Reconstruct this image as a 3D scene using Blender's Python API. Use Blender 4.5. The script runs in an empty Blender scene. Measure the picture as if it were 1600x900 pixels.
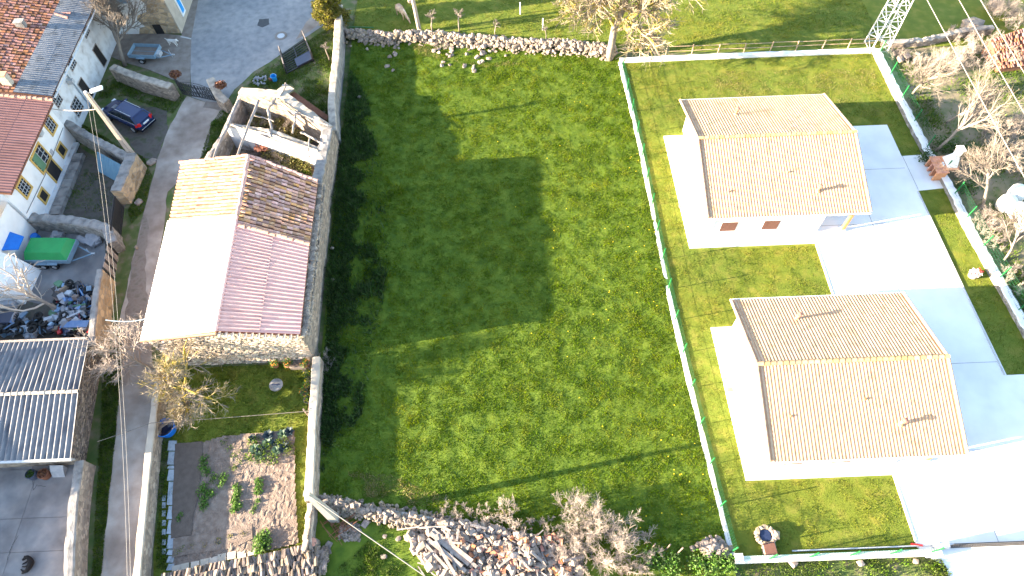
import bpy, bmesh, math, random
import numpy as np
from mathutils import Vector, Matrix
R_ = math.radians
sc = bpy.context.scene
C = sc.collection
random.seed(7)

# ------------------------------------------------------------------ camera, sky, sun, exposure
CAMH = 42.0
FPX = 1030.0                      # focal length in pixels of a 1600 wide picture
_d = Vector((25, -625, -FPX)).normalized()      # straight down, in camera axes
_Z = -_d
_f = Vector((0, 0, -1))
_Y = (_f - _Z * _f.dot(_Z)).normalized()
_X = _Y.cross(_Z)
ROT = Matrix((_X, _Y, _Z))
cam = bpy.data.cameras.new('camera')
cam_o = bpy.data.objects.new('camera', cam); C.objects.link(cam_o)
cam.sensor_width = 36; cam.lens = 36 * FPX / 1600; cam.clip_end = 2000
cam_o.matrix_world = Matrix.Translation((0, 0, CAMH)) @ ROT.to_4x4()
sc.camera = cam_o

SUN_EL, SUN_AZ = 13.5, 9.0        # the sun stands in the west-south-west; shadows run east (+x), 9 degrees towards +y
world = bpy.data.worlds.new('World'); sc.world = world; world.use_nodes = True
wn = world.node_tree
sky = wn.nodes.new('ShaderNodeTexSky'); sky.sky_type = 'NISHITA'; sky.sun_disc = False
sky.sun_elevation = R_(SUN_EL); sky.sun_rotation = R_(270 - SUN_AZ)
bg = wn.nodes['Background']; bg.inputs[1].default_value = 0.09
wn.links.new(sky.outputs[0], bg.inputs[0])
sl = bpy.data.lights.new('sun', 'SUN'); sl.energy = 5.0; sl.angle = R_(0.5); sl.color = (1.0, 0.83, 0.60)
so = bpy.data.objects.new('sun', sl); C.objects.link(so)
_tosun = Vector((-math.cos(R_(SUN_AZ)) * math.cos(R_(SUN_EL)), -math.sin(R_(SUN_AZ)) * math.cos(R_(SUN_EL)), math.sin(R_(SUN_EL))))
so.rotation_euler = _tosun.to_track_quat('Z', 'Y').to_euler()
sc.view_settings.view_transform = 'Standard'; sc.view_settings.look = 'None'
sc.view_settings.exposure = 3.3; sc.view_settings.gamma = 1

# ------------------------------------------------------------------ helpers
def at(px, py, z=0.0):
    v = ROT @ Vector((px - 800, 450 - py, -FPX)); t = (z - CAMH) / v.z
    return Vector((v.x * t, v.y * t, z))
def onx(px, py, x):
    v = ROT @ Vector((px - 800, 450 - py, -FPX)); t = x / v.x
    return Vector((x, v.y * t, CAMH + v.z * t))
def ony(px, py, y):
    v = ROT @ Vector((px - 800, 450 - py, -FPX)); t = y / v.y
    return Vector((v.x * t, y, CAMH + v.z * t))

def rgb(c): return (c[0], c[1], c[2], 1)
MATS = {}
def mat(name, cols, scale=2.0, rough=0.9, bump=0.0, bscale=30.0, island=0.0, objr=0.0, metal=0.0, detail=5, lo=.32, hi=.68,
        big=None, bigscale=.12, stretch=None, spec=.3, vor=None, trans=0.0, alpha=None, wave=None):
    m = bpy.data.materials.new(name); m.use_nodes = True; MATS[name] = m
    nt = m.node_tree; N = nt.nodes; L = nt.links
    b = N['Principled BSDF']; b.inputs['Roughness'].default_value = rough; b.inputs['Metallic'].default_value = metal
    b.inputs['Specular IOR Level'].default_value = spec
    geo = N.new('ShaderNodeNewGeometry')
    src = geo.outputs['Position']
    if stretch:
        mp = N.new('ShaderNodeMapping'); mp.inputs['Scale'].default_value = stretch; L.new(src, mp.inputs[0]); src = mp.outputs[0]
    n1 = N.new('ShaderNodeTexNoise'); n1.inputs['Scale'].default_value = scale; n1.inputs['Detail'].default_value = detail
    L.new(src, n1.inputs['Vector'])
    r = N.new('ShaderNodeValToRGB'); L.new(n1.outputs[0], r.inputs[0])
    e = r.color_ramp.elements
    if len(cols) == 1: cols = [cols[0], tuple(c * .85 for c in cols[0])]
    e[0].position = lo; e[0].color = rgb(cols[0]); e[1].position = hi; e[1].color = rgb(cols[-1])
    for i, c in enumerate(cols[1:-1]):
        k = e.new(lo + (hi - lo) * (i + 1) / (len(cols) - 1)); k.color = rgb(c)
    col = r.outputs[0]
    hgt = None
    if vor:        # masonry cells: (scale, mortar colour, zscale)
        mp = N.new('ShaderNodeMapping'); mp.inputs['Scale'].default_value = (1, 1, vor[2]); L.new(geo.outputs['Position'], mp.inputs[0])
        v1 = N.new('ShaderNodeTexVoronoi'); v1.inputs['Scale'].default_value = vor[0]; L.new(mp.outputs[0], v1.inputs['Vector'])
        v2 = N.new('ShaderNodeTexVoronoi'); v2.feature = 'DISTANCE_TO_EDGE'; v2.inputs['Scale'].default_value = vor[0]; L.new(mp.outputs[0], v2.inputs['Vector'])
        hs = N.new('ShaderNodeHueSaturation'); L.new(col, hs.inputs['Color'])
        sp = N.new('ShaderNodeSeparateColor'); L.new(v1.outputs['Color'], sp.inputs[0])
        mr = N.new('ShaderNodeMapRange'); mr.inputs[3].default_value = .6; mr.inputs[4].default_value = 1.35; L.new(sp.outputs[0], mr.inputs[0])
        L.new(mr.outputs[0], hs.inputs['Value'])
        m2 = N.new('ShaderNodeMapRange'); m2.inputs[1].default_value = 0.01; m2.inputs[2].default_value = .10; L.new(v2.outputs['Distance'], m2.inputs[0])
        mx = N.new('ShaderNodeMix'); mx.data_type = 'RGBA'; L.new(m2.outputs[0], mx.inputs['Factor'])
        mx.inputs['A'].default_value = rgb(vor[1]); L.new(hs.outputs[0], mx.inputs['B']); col = mx.outputs['Result']; hgt = m2.outputs[0]
    if big:
        n3 = N.new('ShaderNodeTexNoise'); n3.inputs['Scale'].default_value = bigscale; n3.inputs['Detail'].default_value = 3
        L.new(geo.outputs['Position'], n3.inputs['Vector'])
        m3 = N.new('ShaderNodeMapRange'); m3.inputs[1].default_value = .42; m3.inputs[2].default_value = .62; L.new(n3.outputs[0], m3.inputs[0])
        mx = N.new('ShaderNodeMix'); mx.data_type = 'RGBA'; L.new(m3.outputs[0], mx.inputs['Factor']); L.new(col, mx.inputs['A'])
        h3 = N.new('ShaderNodeMix'); h3.data_type = 'RGBA'; h3.blend_type = 'MULTIPLY'; h3.inputs['Factor'].default_value = 1
        L.new(col, h3.inputs['A']); h3.inputs['B'].default_value = rgb(big); L.new(h3.outputs['Result'], mx.inputs['B']); col = mx.outputs['Result']
    for amt, sock in ((island, geo.outputs['Random Per Island']), (objr, None)):
        if amt > 0:
            if sock is None: sock = N.new('ShaderNodeObjectInfo').outputs['Random']
            hs = N.new('ShaderNodeHueSaturation'); L.new(col, hs.inputs['Color'])
            mr = N.new('ShaderNodeMapRange'); mr.inputs[3].default_value = 1 - amt; mr.inputs[4].default_value = 1 + amt; L.new(sock, mr.inputs[0]); L.new(mr.outputs[0], hs.inputs['Value'])
            w = N.new('ShaderNodeTexWhiteNoise'); w.noise_dimensions = '1D'; L.new(sock, w.inputs['W'])
            m4 = N.new('ShaderNodeMapRange'); m4.inputs[3].default_value = .5 - amt * .05; m4.inputs[4].default_value = .5 + amt * .05; L.new(w.outputs[0], m4.inputs[0]); L.new(m4.outputs[0], hs.inputs['Hue'])
            m5 = N.new('ShaderNodeMapRange'); m5.inputs[3].default_value = 1 - amt * .7; m5.inputs[4].default_value = 1 + amt * .5; L.new(w.outputs[0], m5.inputs[0]); L.new(m5.outputs[0], hs.inputs['Saturation'])
            col = hs.outputs[0]
    L.new(col, b.inputs['Base Color'])
    if bump > 0:
        n2 = N.new('ShaderNodeTexNoise'); n2.inputs['Scale'].default_value = bscale; n2.inputs['Detail'].default_value = 4; L.new(src, n2.inputs['Vector'])
        bp = N.new('ShaderNodeBump'); bp.inputs['Strength'].default_value = bump; bp.inputs['Distance'].default_value = .05
        h = n2.outputs[0]
        if hgt is not None:
            ad = N.new('ShaderNodeMath'); ad.operation = 'MULTIPLY_ADD'; L.new(hgt, ad.inputs[0]); ad.inputs[1].default_value = .8; L.new(h, ad.inputs[2]); h = ad.outputs[0]
        L.new(h, bp.inputs['Height']); L.new(bp.outputs[0], b.inputs['Normal'])
    if trans > 0:
        t = N.new('ShaderNodeBsdfTranslucent'); L.new(col, t.inputs[0]); ms = N.new('ShaderNodeMixShader'); ms.inputs[0].default_value = trans
        L.new(b.outputs[0], ms.inputs[1]); L.new(t.outputs[0], ms.inputs[2]); L.new(ms.outputs[0], N['Material Output'].inputs[0])
    return m

def tag(o, label=None, cat=None, group=None, kind=None):
    if label: o['label'] = label
    if cat: o['category'] = cat
    if group: o['group'] = group
    if kind: o['kind'] = kind
    return o
ORG = {}
def thing(name, label, cat, loc=(0, 0, 0), group=None, rz=0.0, local=False):
    o = bpy.data.objects.new(name, None); C.objects.link(o); o.location = loc; o.rotation_euler = (0, 0, rz); o.empty_display_size = .3
    ORG[o.as_pointer()] = Vector((0, 0, 0)) if local else Vector(loc)
    return tag(o, label, cat, group)
def org(o): return ORG.get(o.as_pointer(), Vector((0, 0, 0)))

class MB:
    def __init__(s): s.v = []; s.f = []
    def add(s, vs, fs):
        n = len(s.v); s.v.extend(vs); s.f.extend([tuple(i + n for i in f) for f in fs]); return s
    def box(s, c, d, rz=0.0, rot=None):
        hx, hy, hz = d[0] / 2, d[1] / 2, d[2] / 2
        m = rot if rot is not None else Matrix.Rotation(rz, 3, 'Z')
        vs = [m @ Vector((x, y, z)) + Vector(c) for z in (-hz, hz) for y in (-hy, hy) for x in (-hx, hx)]
        return s.add([tuple(v) for v in vs], [(0, 2, 3, 1), (4, 5, 7, 6), (0, 1, 5, 4), (2, 6, 7, 3), (0, 4, 6, 2), (1, 3, 7, 5)])
    def bar(s, a, b, w, h=None):
        a = Vector(a); b = Vector(b); h = h or w; d = (b - a); L = d.length
        if L < 1e-6: return s
        q = d.to_track_quat('X', 'Z').to_matrix()
        return s.box((a + b) / 2, (L, w, h), rot=q)
    def prism(s, poly, z0, z1):
        n = len(poly)
        return s.add([(p[0], p[1], z0) for p in poly] + [(p[0], p[1], z1) for p in poly],
                     [tuple(range(n - 1, -1, -1)), tuple(range(n, 2 * n))] + [(i, (i + 1) % n, n + (i + 1) % n, n + i) for i in range(n)])
    def hexa(s, b, t):      # four bottom and four top corners
        return s.add([tuple(p) for p in b] + [tuple(p) for p in t], [(3, 2, 1, 0), (4, 5, 6, 7), (0, 1, 5, 4), (1, 2, 6, 5), (2, 3, 7, 6), (3, 0, 4, 7)])
    def quad(s, a, b, c, d): return s.add([tuple(a), tuple(b), tuple(c), tuple(d)], [(0, 1, 2, 3)])
    def tube(s, pts, rad, n=6, cap=True):
        pts = [Vector(p) for p in pts]
        if not hasattr(rad, '__len__'): rad = [rad] * len(pts)
        vs = []; base = len(s.v); u = None
        for i, p in enumerate(pts):
            d = (pts[min(i + 1, len(pts) - 1)] - pts[max(i - 1, 0)]).normalized()
            if u is None: u = d.orthogonal().normalized()
            else:
                u = u - d * u.dot(d)
                u = u.normalized() if u.length > 1e-5 else d.orthogonal().normalized()
            w = d.cross(u)
            for k in range(n):
                a = 2 * math.pi * k / n; q = p + (u * math.cos(a) + w * math.sin(a)) * rad[i]; vs.append((q.x, q.y, q.z))
        fs = [(i * n + k, i * n + (k + 1) % n, (i + 1) * n + (k + 1) % n, (i + 1) * n + k) for i in range(len(pts) - 1) for k in range(n)]
        if cap: fs += [tuple(range(n - 1, -1, -1)), tuple((len(pts) - 1) * n + k for k in range(n))]
        return s.add(vs, fs)
    def cyl(s, c, r, h, n=16, r2=None):
        r2 = r if r2 is None else r2
        return s.tube([c, (c[0], c[1], c[2] + h)], [r, r2], n)
    def lathe(s, c, prof, n=16):
        vs = [(c[0] + r * math.cos(2 * math.pi * k / n), c[1] + r * math.sin(2 * math.pi * k / n), c[2] + z) for r, z in prof for k in range(n)]
        fs = [(i * n + k, i * n + (k + 1) % n, (i + 1) * n + (k + 1) % n, (i + 1) * n + k) for i in range(len(prof) - 1) for k in range(n)]
        return s.add(vs, fs)
    def stone(s, c, d, rng=random, rz=None, tilt=.3):
        m = Matrix.Rotation(rng.uniform(0, 6.28) if rz is None else rz, 3, 'Z') @ Matrix.Rotation(rng.uniform(-tilt, tilt), 3, 'X') @ Matrix.Rotation(rng.uniform(-tilt, tilt), 3, 'Y')
        vs = []
        for p in STV:
            k = rng.uniform(.78, 1.12); vs.append(tuple(m @ Vector((p[0] * d[0] / 2 * k, p[1] * d[1] / 2 * k, p[2] * d[2] / 2 * k)) + Vector(c)))
        return s.add(vs, STF)
    def build(s, name, m, parent=None, kind=None, smooth=False, bevel=0.0, label=None, orgv=None, loc=None):
        o_ = orgv if orgv is not None else (org(parent) if parent is not None else Vector((0, 0, 0)))
        me = bpy.data.meshes.new(name)
        vs = s.v if o_.length == 0 or loc is not None else [(v[0] - o_.x, v[1] - o_.y, v[2] - o_.z) for v in s.v]
        me.from_pydata(vs, [], s.f); me.materials.append(m if not isinstance(m, str) else MATS[m])
        if smooth: me.polygons.foreach_set('use_smooth', [True] * len(me.polygons))
        o = bpy.data.objects.new(name, me); C.objects.link(o)
        if parent is not None:
            o.parent = parent; ORG[o.as_pointer()] = o_
            if loc is not None: o.location = Vector(loc) - o_
        elif orgv is not None:
            o.location = orgv; ORG[o.as_pointer()] = o_
        if bevel > 0:
            b = o.modifiers.new('bevel', 'BEVEL'); b.width = bevel; b.segments = 2; b.limit_method = 'ANGLE'
        return tag(o, label=label, kind=kind)
# a boxy 14-corner stone: cube corners pulled in + face centres
STV = [(x * .82, y * .82, z * .82) for z in (-1, 1) for y in (-1, 1) for x in (-1, 1)] + [(1.05, 0, 0), (-1.05, 0, 0), (0, 1.05, 0), (0, -1.05, 0), (0, 0, 1.0)]
STF = [(0, 2, 3, 1), (1, 3, 8), (3, 7, 8), (7, 5, 8), (5, 1, 8), (0, 4, 9), (4, 6, 9), (6, 2, 9), (2, 0, 9), (2, 6, 10), (6, 7, 10), (7, 3, 10), (3, 2, 10),
       (0, 1, 11), (1, 5, 11), (5, 4, 11), (4, 0, 11), (4, 5, 12), (5, 7, 12), (7, 6, 12), (6, 4, 12)]
def setpiece(name, mesh, parent, loc, rot=(0, 0, 0), scl=(1, 1, 1)):
    o = bpy.data.objects.new(name, mesh); C.objects.link(o)
    if parent is not None: o.parent = parent; loc = Vector(loc) - org(parent)
    o.location = loc; o.rotation_euler = rot; o.scale = scl
    return o
def mesh_of(mb, name, m, smooth=False):
    me = bpy.data.meshes.new(name); me.from_pydata(mb.v, [], mb.f); me.materials.append(MATS[m])
    if smooth: me.polygons.foreach_set('use_smooth', [True] * len(me.polygons))
    return me
def copy_tree(o, parent=None):
    c = o.copy(); C.objects.link(c); c.parent = parent
    if parent is not None: c.matrix_parent_inverse = o.matrix_parent_inverse.copy()
    for ch in list(o.children): copy_tree(ch, c)
    return c
def rough_poly(poly, step=.6, amp=.12, rng=random):
    out = []
    for i, a in enumerate(poly):
        b = poly[(i + 1) % len(poly)]; L = math.hypot(b[0] - a[0], b[1] - a[1]); n = max(1, int(L / step))
        nx, ny = -(b[1] - a[1]) / max(L, 1e-6), (b[0] - a[0]) / max(L, 1e-6)
        for k in range(n):
            t = k / n; j = rng.uniform(-amp, amp) if k else 0
            out.append((a[0] + (b[0] - a[0]) * t + nx * j, a[1] + (b[1] - a[1]) * t + ny * j))
    return out
def sheet(name, poly, z, m, kind='structure', thick=0.0, step=0, amp=.1, parent=None):
    poly = [(p[0], p[1]) for p in poly]
    if step: poly = rough_poly(poly, step, amp)
    bm = bmesh.new(); vs = [bm.verts.new((x, y, z)) for x, y in poly]; f = bm.faces.new(vs)
    f.normal_update()
    if f.normal.z < 0: f.normal_flip()
    if thick:
        r = bmesh.ops.extrude_face_region(bm, geom=[f]); bmesh.ops.translate(bm, vec=(0, 0, -thick), verts=[g for g in r['geom'] if isinstance(g, bmesh.types.BMVert)])
        bm.normal_update()
    bmesh.ops.triangulate(bm, faces=[q for q in bm.faces if len(q.verts) > 4])
    bmesh.ops.recalc_face_normals(bm, faces=bm.faces) if thick else None
    me = bpy.data.meshes.new(name); bm.to_mesh(me); bm.free(); me.materials.append(MATS[m])
    o = bpy.data.objects.new(name, me); C.objects.link(o)
    if parent is not None: o.parent = parent
    return tag(o, kind=kind)
def pxs(*pts, z=0.0): return [at(x, y, z) for x, y in pts]

# value noise on arrays
def vnoise(x, y, s, seed=0):
    x = np.asarray(x) * s + seed * 17.3; y = np.asarray(y) * s + seed * 9.1
    xi = np.floor(x).astype(np.int64); yi = np.floor(y).astype(np.int64); fx = x - xi; fy = y - yi
    fx = fx * fx * (3 - 2 * fx); fy = fy * fy * (3 - 2 * fy)
    def h(a, b):
        k = (a * 374761393 + b * 668265263 + seed * 974711) & 0x7fffffff
        k = ((k ^ (k >> 13)) * 1274126177) & 0x7fffffff
        return ((k ^ (k >> 16)) & 0xffff) / 65535.0
    return (h(xi, yi) * (1 - fx) + h(xi + 1, yi) * fx) * (1 - fy) + (h(xi, yi + 1) * (1 - fx) + h(xi + 1, yi + 1) * fx) * fy
def inpoly(x, y, poly):
    r = np.zeros(len(x), bool); n = len(poly)
    for i in range(n):
        x0, y0 = poly[i][0], poly[i][1]; x1, y1 = poly[(i + 1) % n][0], poly[(i + 1) % n][1]
        if y0 == y1: continue
        c = ((y0 > y) != (y1 > y)) & (x < (x1 - x0) * (y - y0) / (y1 - y0) + x0); r ^= c
    return r
def tri_object(name, V, m, kind='stuff'):       # V: (n,3,3) separate triangles
    n = len(V); me = bpy.data.meshes.new(name)
    me.vertices.add(n * 3); me.vertices.foreach_set('co', V.reshape(-1).astype(np.float32))
    me.loops.add(n * 3); me.loops.foreach_set('vertex_index', np.arange(n * 3, dtype=np.int32))
    me.polygons.add(n); me.polygons.foreach_set('loop_start', np.arange(0, n * 3, 3, dtype=np.int32)); me.polygons.foreach_set('loop_total', np.full(n, 3, np.int32))
    me.update(); me.materials.append(MATS[m])
    o = bpy.data.objects.new(name, me); C.objects.link(o)
    return tag(o, kind=kind)
def blades(name, poly, dens, h, w, m, seed=1, zf=None, clump=1.6, hvar=1.0, holes=None, label=None, cat='grass', lean=.6, mask=None):
    rs = np.random.RandomState(seed); P_ = np.array([(p[0], p[1]) for p in poly]); x0, y0 = P_.min(0); x1, y1 = P_.max(0)
    n = int((x1 - x0) * (y1 - y0) * dens); x = rs.uniform(x0, x1, n); y = rs.uniform(y0, y1, n)
    k = inpoly(x, y, poly)
    for q in holes or []: k &= ~inpoly(x, y, q)
    x = x[k]; y = y[k]
    c = .55 * vnoise(x, y, clump, seed) + .45 * vnoise(x, y, clump * 3, seed + 3)
    if mask is not None:
        mm = rs.uniform(0, 1, len(x)) < mask(x, y); x = x[mm]; y = y[mm]; c = c[mm]
    n = len(x); z = zf(x, y) if zf else np.zeros(n)
    hh = h * (.45 + hvar * np.clip((c - .3) * 2.2, 0, 1.3)) * rs.uniform(.6, 1.3, n)
    a = rs.uniform(0, 2 * np.pi, n); ln = hh * rs.uniform(.1, lean, n); b = rs.uniform(0, 2 * np.pi, n); ww = w * rs.uniform(.6, 1.4, n) / 2
    V = np.zeros((n, 3, 3))
    V[:, 0] = np.stack([x - np.cos(b) * ww, y - np.sin(b) * ww, z], 1); V[:, 1] = np.stack([x + np.cos(b) * ww, y + np.sin(b) * ww, z], 1)
    V[:, 2] = np.stack([x + np.cos(a) * ln, y + np.sin(a) * ln, z + hh], 1)
    o = tri_object(name, V, m); return tag(o, label, cat)
def leaves(center, rad, n, size, rs, flat=.5, hollow=.35):   # leaf-sized triangles spread through an ellipsoid volume, clumped
    u = rs.normal(0, 1, (n, 3)); u /= np.linalg.norm(u, axis=1)[:, None]
    r = (hollow + (1 - hollow) * rs.uniform(0, 1, n) ** .5)
    lump = .8 + .4 * vnoise(u[:, 0] * 3 + center[0], u[:, 1] * 3 + u[:, 2] * 2 + center[1], 1.6, 5)
    c = u * (r * lump)[:, None] * np.array(rad) + np.array(center)
    a = rs.normal(0, 1, (n, 3)); a /= np.linalg.norm(a, axis=1)[:, None]; b = rs.normal(0, 1, (n, 3)); b -= a * (a * b).sum(1)[:, None]; b /= np.linalg.norm(b, axis=1)[:, None]
    s = size * rs.uniform(.6, 1.3, n)[:, None]
    V = np.stack([c + a * s * .6, c - a * s * .3 + b * s * flat, c - a * s * .3 - b * s * flat], 1)
    return V
def lblade(name, V, m, parent=None, kind=None):
    o_ = org(parent) if parent is not None else Vector((0, 0, 0))
    V = V - np.array(o_); o = tri_object(name, V, m, kind)
    if parent is not None: o.parent = parent; ORG[o.as_pointer()] = o_
    return o

# ------------------------------------------------------------------ materials
mat('meadow', [(.046, .085, .006), (.072, .115, .007), (.102, .142, .012)], 1.6, bump=.25, bscale=9)
mat('meadow_blade', [(.056, .10, .006), (.094, .148, .008), (.142, .182, .014)], .9, island=.22, big=(1.15, 1.05, .95), bigscale=.16, trans=.4, spec=.0)
mat('lawn', [(.082, .115, .010), (.105, .135, .013), (.15, .155, .024)], 1.2, bump=.4, bscale=14, big=(1.15, 1.05, .9), bigscale=.2)
mat('lawn_blade', [(.082, .125, .009), (.118, .155, .013), (.172, .174, .025)], 1.1, island=.25, big=(1.25, 1.08, 1.0), bigscale=.2, trans=.25, spec=.2)
mat('dry_grass', [(.24, .19, .085), (.20, .18, .06), (.13, .15, .04)], 2.2, island=.25, trans=.2, spec=.2)
mat('rough_ground', [(.055, .09, .02), (.09, .11, .035), (.16, .13, .085)], 1.2, bump=.5, bscale=12)
mat('verge_blade', [(.05, .09, .010), (.08, .13, .014), (.12, .155, .025)], 1.8, island=.35, trans=.3, spec=.2)
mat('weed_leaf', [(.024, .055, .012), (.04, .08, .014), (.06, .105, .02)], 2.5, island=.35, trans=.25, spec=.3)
mat('scrub_ground', [(.07, .10, .03), (.16, .14, .08), (.22, .17, .12)], 1.0, bump=.5, bscale=10)
mat('asphalt', [(.18, .18, .185), (.22, .22, .225), (.26, .255, .25)], 1.6, bump=.2, bscale=60, big=(1.25, 1.2, 1.15), bigscale=.25)
mat('lane', [(.29, .235, .195), (.35, .295, .25), (.42, .36, .31)], 1.1, bump=.25, bscale=50, big=(.66, .62, .60), bigscale=.22)
mat('lane_dirt', [(.17, .13, .105), (.21, .17, .14), (.15, .125, .095)], 2.2, bump=.4, bscale=25)
mat('patch', [(.06, .06, .065), (.08, .08, .08)], 4, bump=.3, bscale=60)
mat('pavement', [(.17, .14, .115), (.21, .175, .15), (.24, .21, .18)], 1.5, bump=.2, bscale=50)
mat('yard_slab', [(.16, .155, .16), (.21, .20, .20), (.27, .25, .24)], .9, bump=.25, bscale=40, big=(.8, .76, .74), bigscale=.4, objr=.06)
mat('yard_dirt', [(.075, .06, .05), (.10, .085, .072), (.06, .065, .035)], 1.5, bump=.5, bscale=20)
mat('concrete_white', [(.68, .67, .655), (.74, .73, .715), (.78, .77, .755)], .5, bump=.08, bscale=30, big=(.93, .93, .94), bigscale=.3)
mat('kerb', [(.40, .39, .38), (.5, .49, .47)], 3, bump=.2, bscale=40)
mat('soil', [(.135, .098, .078), (.17, .128, .104), (.21, .163, .135)], 3, bump=1.0, bscale=16)
mat('soil_dark', [(.095, .07, .056), (.125, .094, .076)], 3, bump=.8, bscale=18)
mat('white_wall', [(.72, .71, .70), (.66, .65, .64), (.55, .54, .53)], 1.2, bump=.1, bscale=30, lo=.4, hi=.85)
mat('white_render', [(.74, .73, .71)], 2, bump=.05, bscale=40)
mat('stained_render', [(.60, .60, .61), (.5, .49, .49), (.30, .27, .25)], 1.3, bump=.25, bscale=18, lo=.45, hi=.75)
mat('ochre_stone', [(.36, .24, .13), (.42, .30, .18), (.30, .22, .15)], 2, bump=.5, bscale=20, vor=(1.7, (.30, .25, .19), 1.6))
mat('rubble_masonry', [(.36, .285, .22), (.31, .245, .19), (.26, .21, .17)], 1.5, bump=.7, bscale=18, vor=(3.0, (.24, .19, .155), 1.7))
mat('grey_masonry', [(.32, .29, .26), (.27, .245, .22), (.22, .19, .16)], 1.5, bump=.7, bscale=18, vor=(3.2, (.22, .20, .18), 1.5))
mat('mortar_top', [(.42, .355, .29), (.33, .28, .23), (.20, .17, .145)], 1.8, bump=.6, bscale=14)
mat('mortar_grey', [(.27, .25, .235), (.22, .205, .195), (.13, .12, .115)], 1.8, bump=.6, bscale=14)
mat('cap_cement', [(.42, .36, .29), (.33, .285, .235)], 1.5, bump=.3, bscale=20)
mat('stone', [(.23, .18, .14), (.18, .14, .11), (.12, .097, .08)], 4, bump=.4, bscale=20, island=.35, objr=.25)
mat('gable_stone_lit', [(.56, .45, .35), (.46, .37, .28), (.34, .27, .21)], 4, bump=.4, bscale=20, island=.3)  # paler than the other barn stone, sunlight on the south gable painted in
mat('pale_stone', [(.32, .245, .185), (.25, .195, .15), (.175, .135, .11)], 4, bump=.4, bscale=20, island=.25, objr=.2)
mat('tile_deck', [(.20, .085, .05), (.15, .065, .04)], 5, bump=.3)
mat('new_tile', [(.38, .25, .150), (.44, .31, .20), (.32, .20, .118)], 1.6, bump=.15, bscale=30, island=.10)
mat('new_deck', [(.46, .25, .145), (.40, .20, .11)], 4, bump=.2)
mat('ridge_tile', [(.44, .28, .13), (.39, .22, .11)], 3, bump=.2, objr=.18)
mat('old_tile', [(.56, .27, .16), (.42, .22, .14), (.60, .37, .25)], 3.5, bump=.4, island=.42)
mat('old_tile_sun', [(.42, .25, .155), (.36, .19, .12), (.47, .32, .22)], 3.5, bump=.4, island=.22)  # sun-side copy of old_tile, the sun's effect toned into its colour
mat('farm_tile', [(.27, .115, .075), (.20, .08, .06), (.31, .17, .11)], 2.5, bump=.4, island=.42)
mat('red_sheet', [(.66, .37, .31), (.72, .43, .36), (.58, .32, .27)], 1.6, bump=.15, bscale=25, objr=.04, stretch=(.4, 2, 1))
mat('farm_red_sheet', [(.19, .085, .075), (.23, .11, .10), (.15, .07, .062)], 1.6, bump=.15, objr=.06, stretch=(.4, 3, 1))
mat('white_sheet', [(.74, .70, .67), (.70, .65, .62)], 1.2, bump=.08, objr=.02)
mat('grey_sheet', [(.12, .135, .16), (.17, .18, .20), (.08, .09, .105)], 1.8, bump=.3, bscale=25, objr=.06)
mat('shed_sheet', [(.13, .13, .145), (.19, .185, .195), (.08, .08, .095)], 1.3, bump=.3, bscale=25, objr=.05, stretch=(2, .5, 1))
mat('blue_sheet', [(.12, .22, .30), (.16, .27, .33)], 2, rough=.6)
mat('yellow_frame', [(.52, .34, .10), (.48, .30, .09)], 4, bump=.1)
mat('glass', [(.02, .025, .035)], 1, rough=.12, spec=.6)
mat('dark', [(.02, .018, .018)], 2, rough=.8)
mat('black_metal', [(.018, .018, .02), (.03, .028, .03)], 6, rough=.5, spec=.5)
mat('galv', [(.50, .51, .52), (.42, .43, .45)], 5, rough=.5, metal=.3)
mat('grey_paint', [(.25, .30, .34), (.30, .34, .38)], 3, rough=.5)
mat('bluegrey_paint', [(.20, .29, .36), (.16, .24, .31)], 3, rough=.5)
mat('green_door', [(.10, .2, .12)], 3, rough=.7)
mat('green_tarp', [(.02, .27, .07), (.015, .22, .06)], 1.2, rough=.45, bump=.3, bscale=5)
mat('green_fence', [(.012, .15, .04), (.010, .12, .03)], 3, rough=.5)
mat('green_mesh', [(.008, .075, .028)], 3, rough=.5)
mat('blue_plastic', [(.01, .12, .45), (.01, .15, .52)], 3, rough=.4)
mat('bright_blue', [(.02, .28, .65)], 3, rough=.4)
mat('red_paint', [(.45, .03, .03)], 3, rough=.4)
mat('car_paint', [(.003, .012, .06), (.004, .015, .075)], 1, rough=.22, spec=.6)
mat('car_roof', [(.006, .010, .025)], 1, rough=.25, spec=.6)
mat('tyre', [(.02, .02, .02)], 3, rough=.9)
mat('red_lamp', [(.55, .02, .02)], 3, rough=.25)
mat('plate', [(.7, .72, .75)], 3, rough=.5)
mat('old_wood', [(.32, .27, .235), (.25, .21, .185), (.20, .165, .145)], 3, bump=.5, bscale=14, island=.15, stretch=(1, 1, .3))
mat('pole_wood', [(.42, .345, .28), (.34, .28, .23), (.28, .225, .19)], 2, bump=.3, bscale=14, stretch=(3, 3, .4))
mat('pale_wood', [(.25, .185, .13), (.17, .125, .09), (.10, .075, .058)], 3, bump=.4, bscale=14, island=.35, objr=.35)
mat('porch_wood', [(.40, .19, .07), (.34, .16, .06)], 3, bump=.2)
mat('fence_wood', [(.42, .29, .19), (.34, .24, .16)], 3, bump=.2)
mat('concrete_pole', [(.36, .33, .29), (.29, .27, .24)], 2, bump=.3, bscale=20)
mat('bark', [(.25, .205, .17), (.21, .175, .145), (.17, .14, .12)], 3, bump=.5, bscale=14)
mat('yard_bark_lit', [(.42, .35, .29), (.34, .28, .235)], 2, island=.1)  # pale limb colour stands in for sunlight on the yard tree's branches
mat('twig', [(.19, .158, .13), (.155, .13, .11), (.12, .10, .088)], 1.2, island=.15)
mat('twig_pink', [(.34, .285, .25), (.28, .235, .205), (.22, .18, .16)], 1.2, island=.2)
mat('lichen_bark', [(.42, .31, .03), (.32, .25, .08), (.25, .205, .16)], 1.6, bump=.4, lo=.38, hi=.60)
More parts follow.
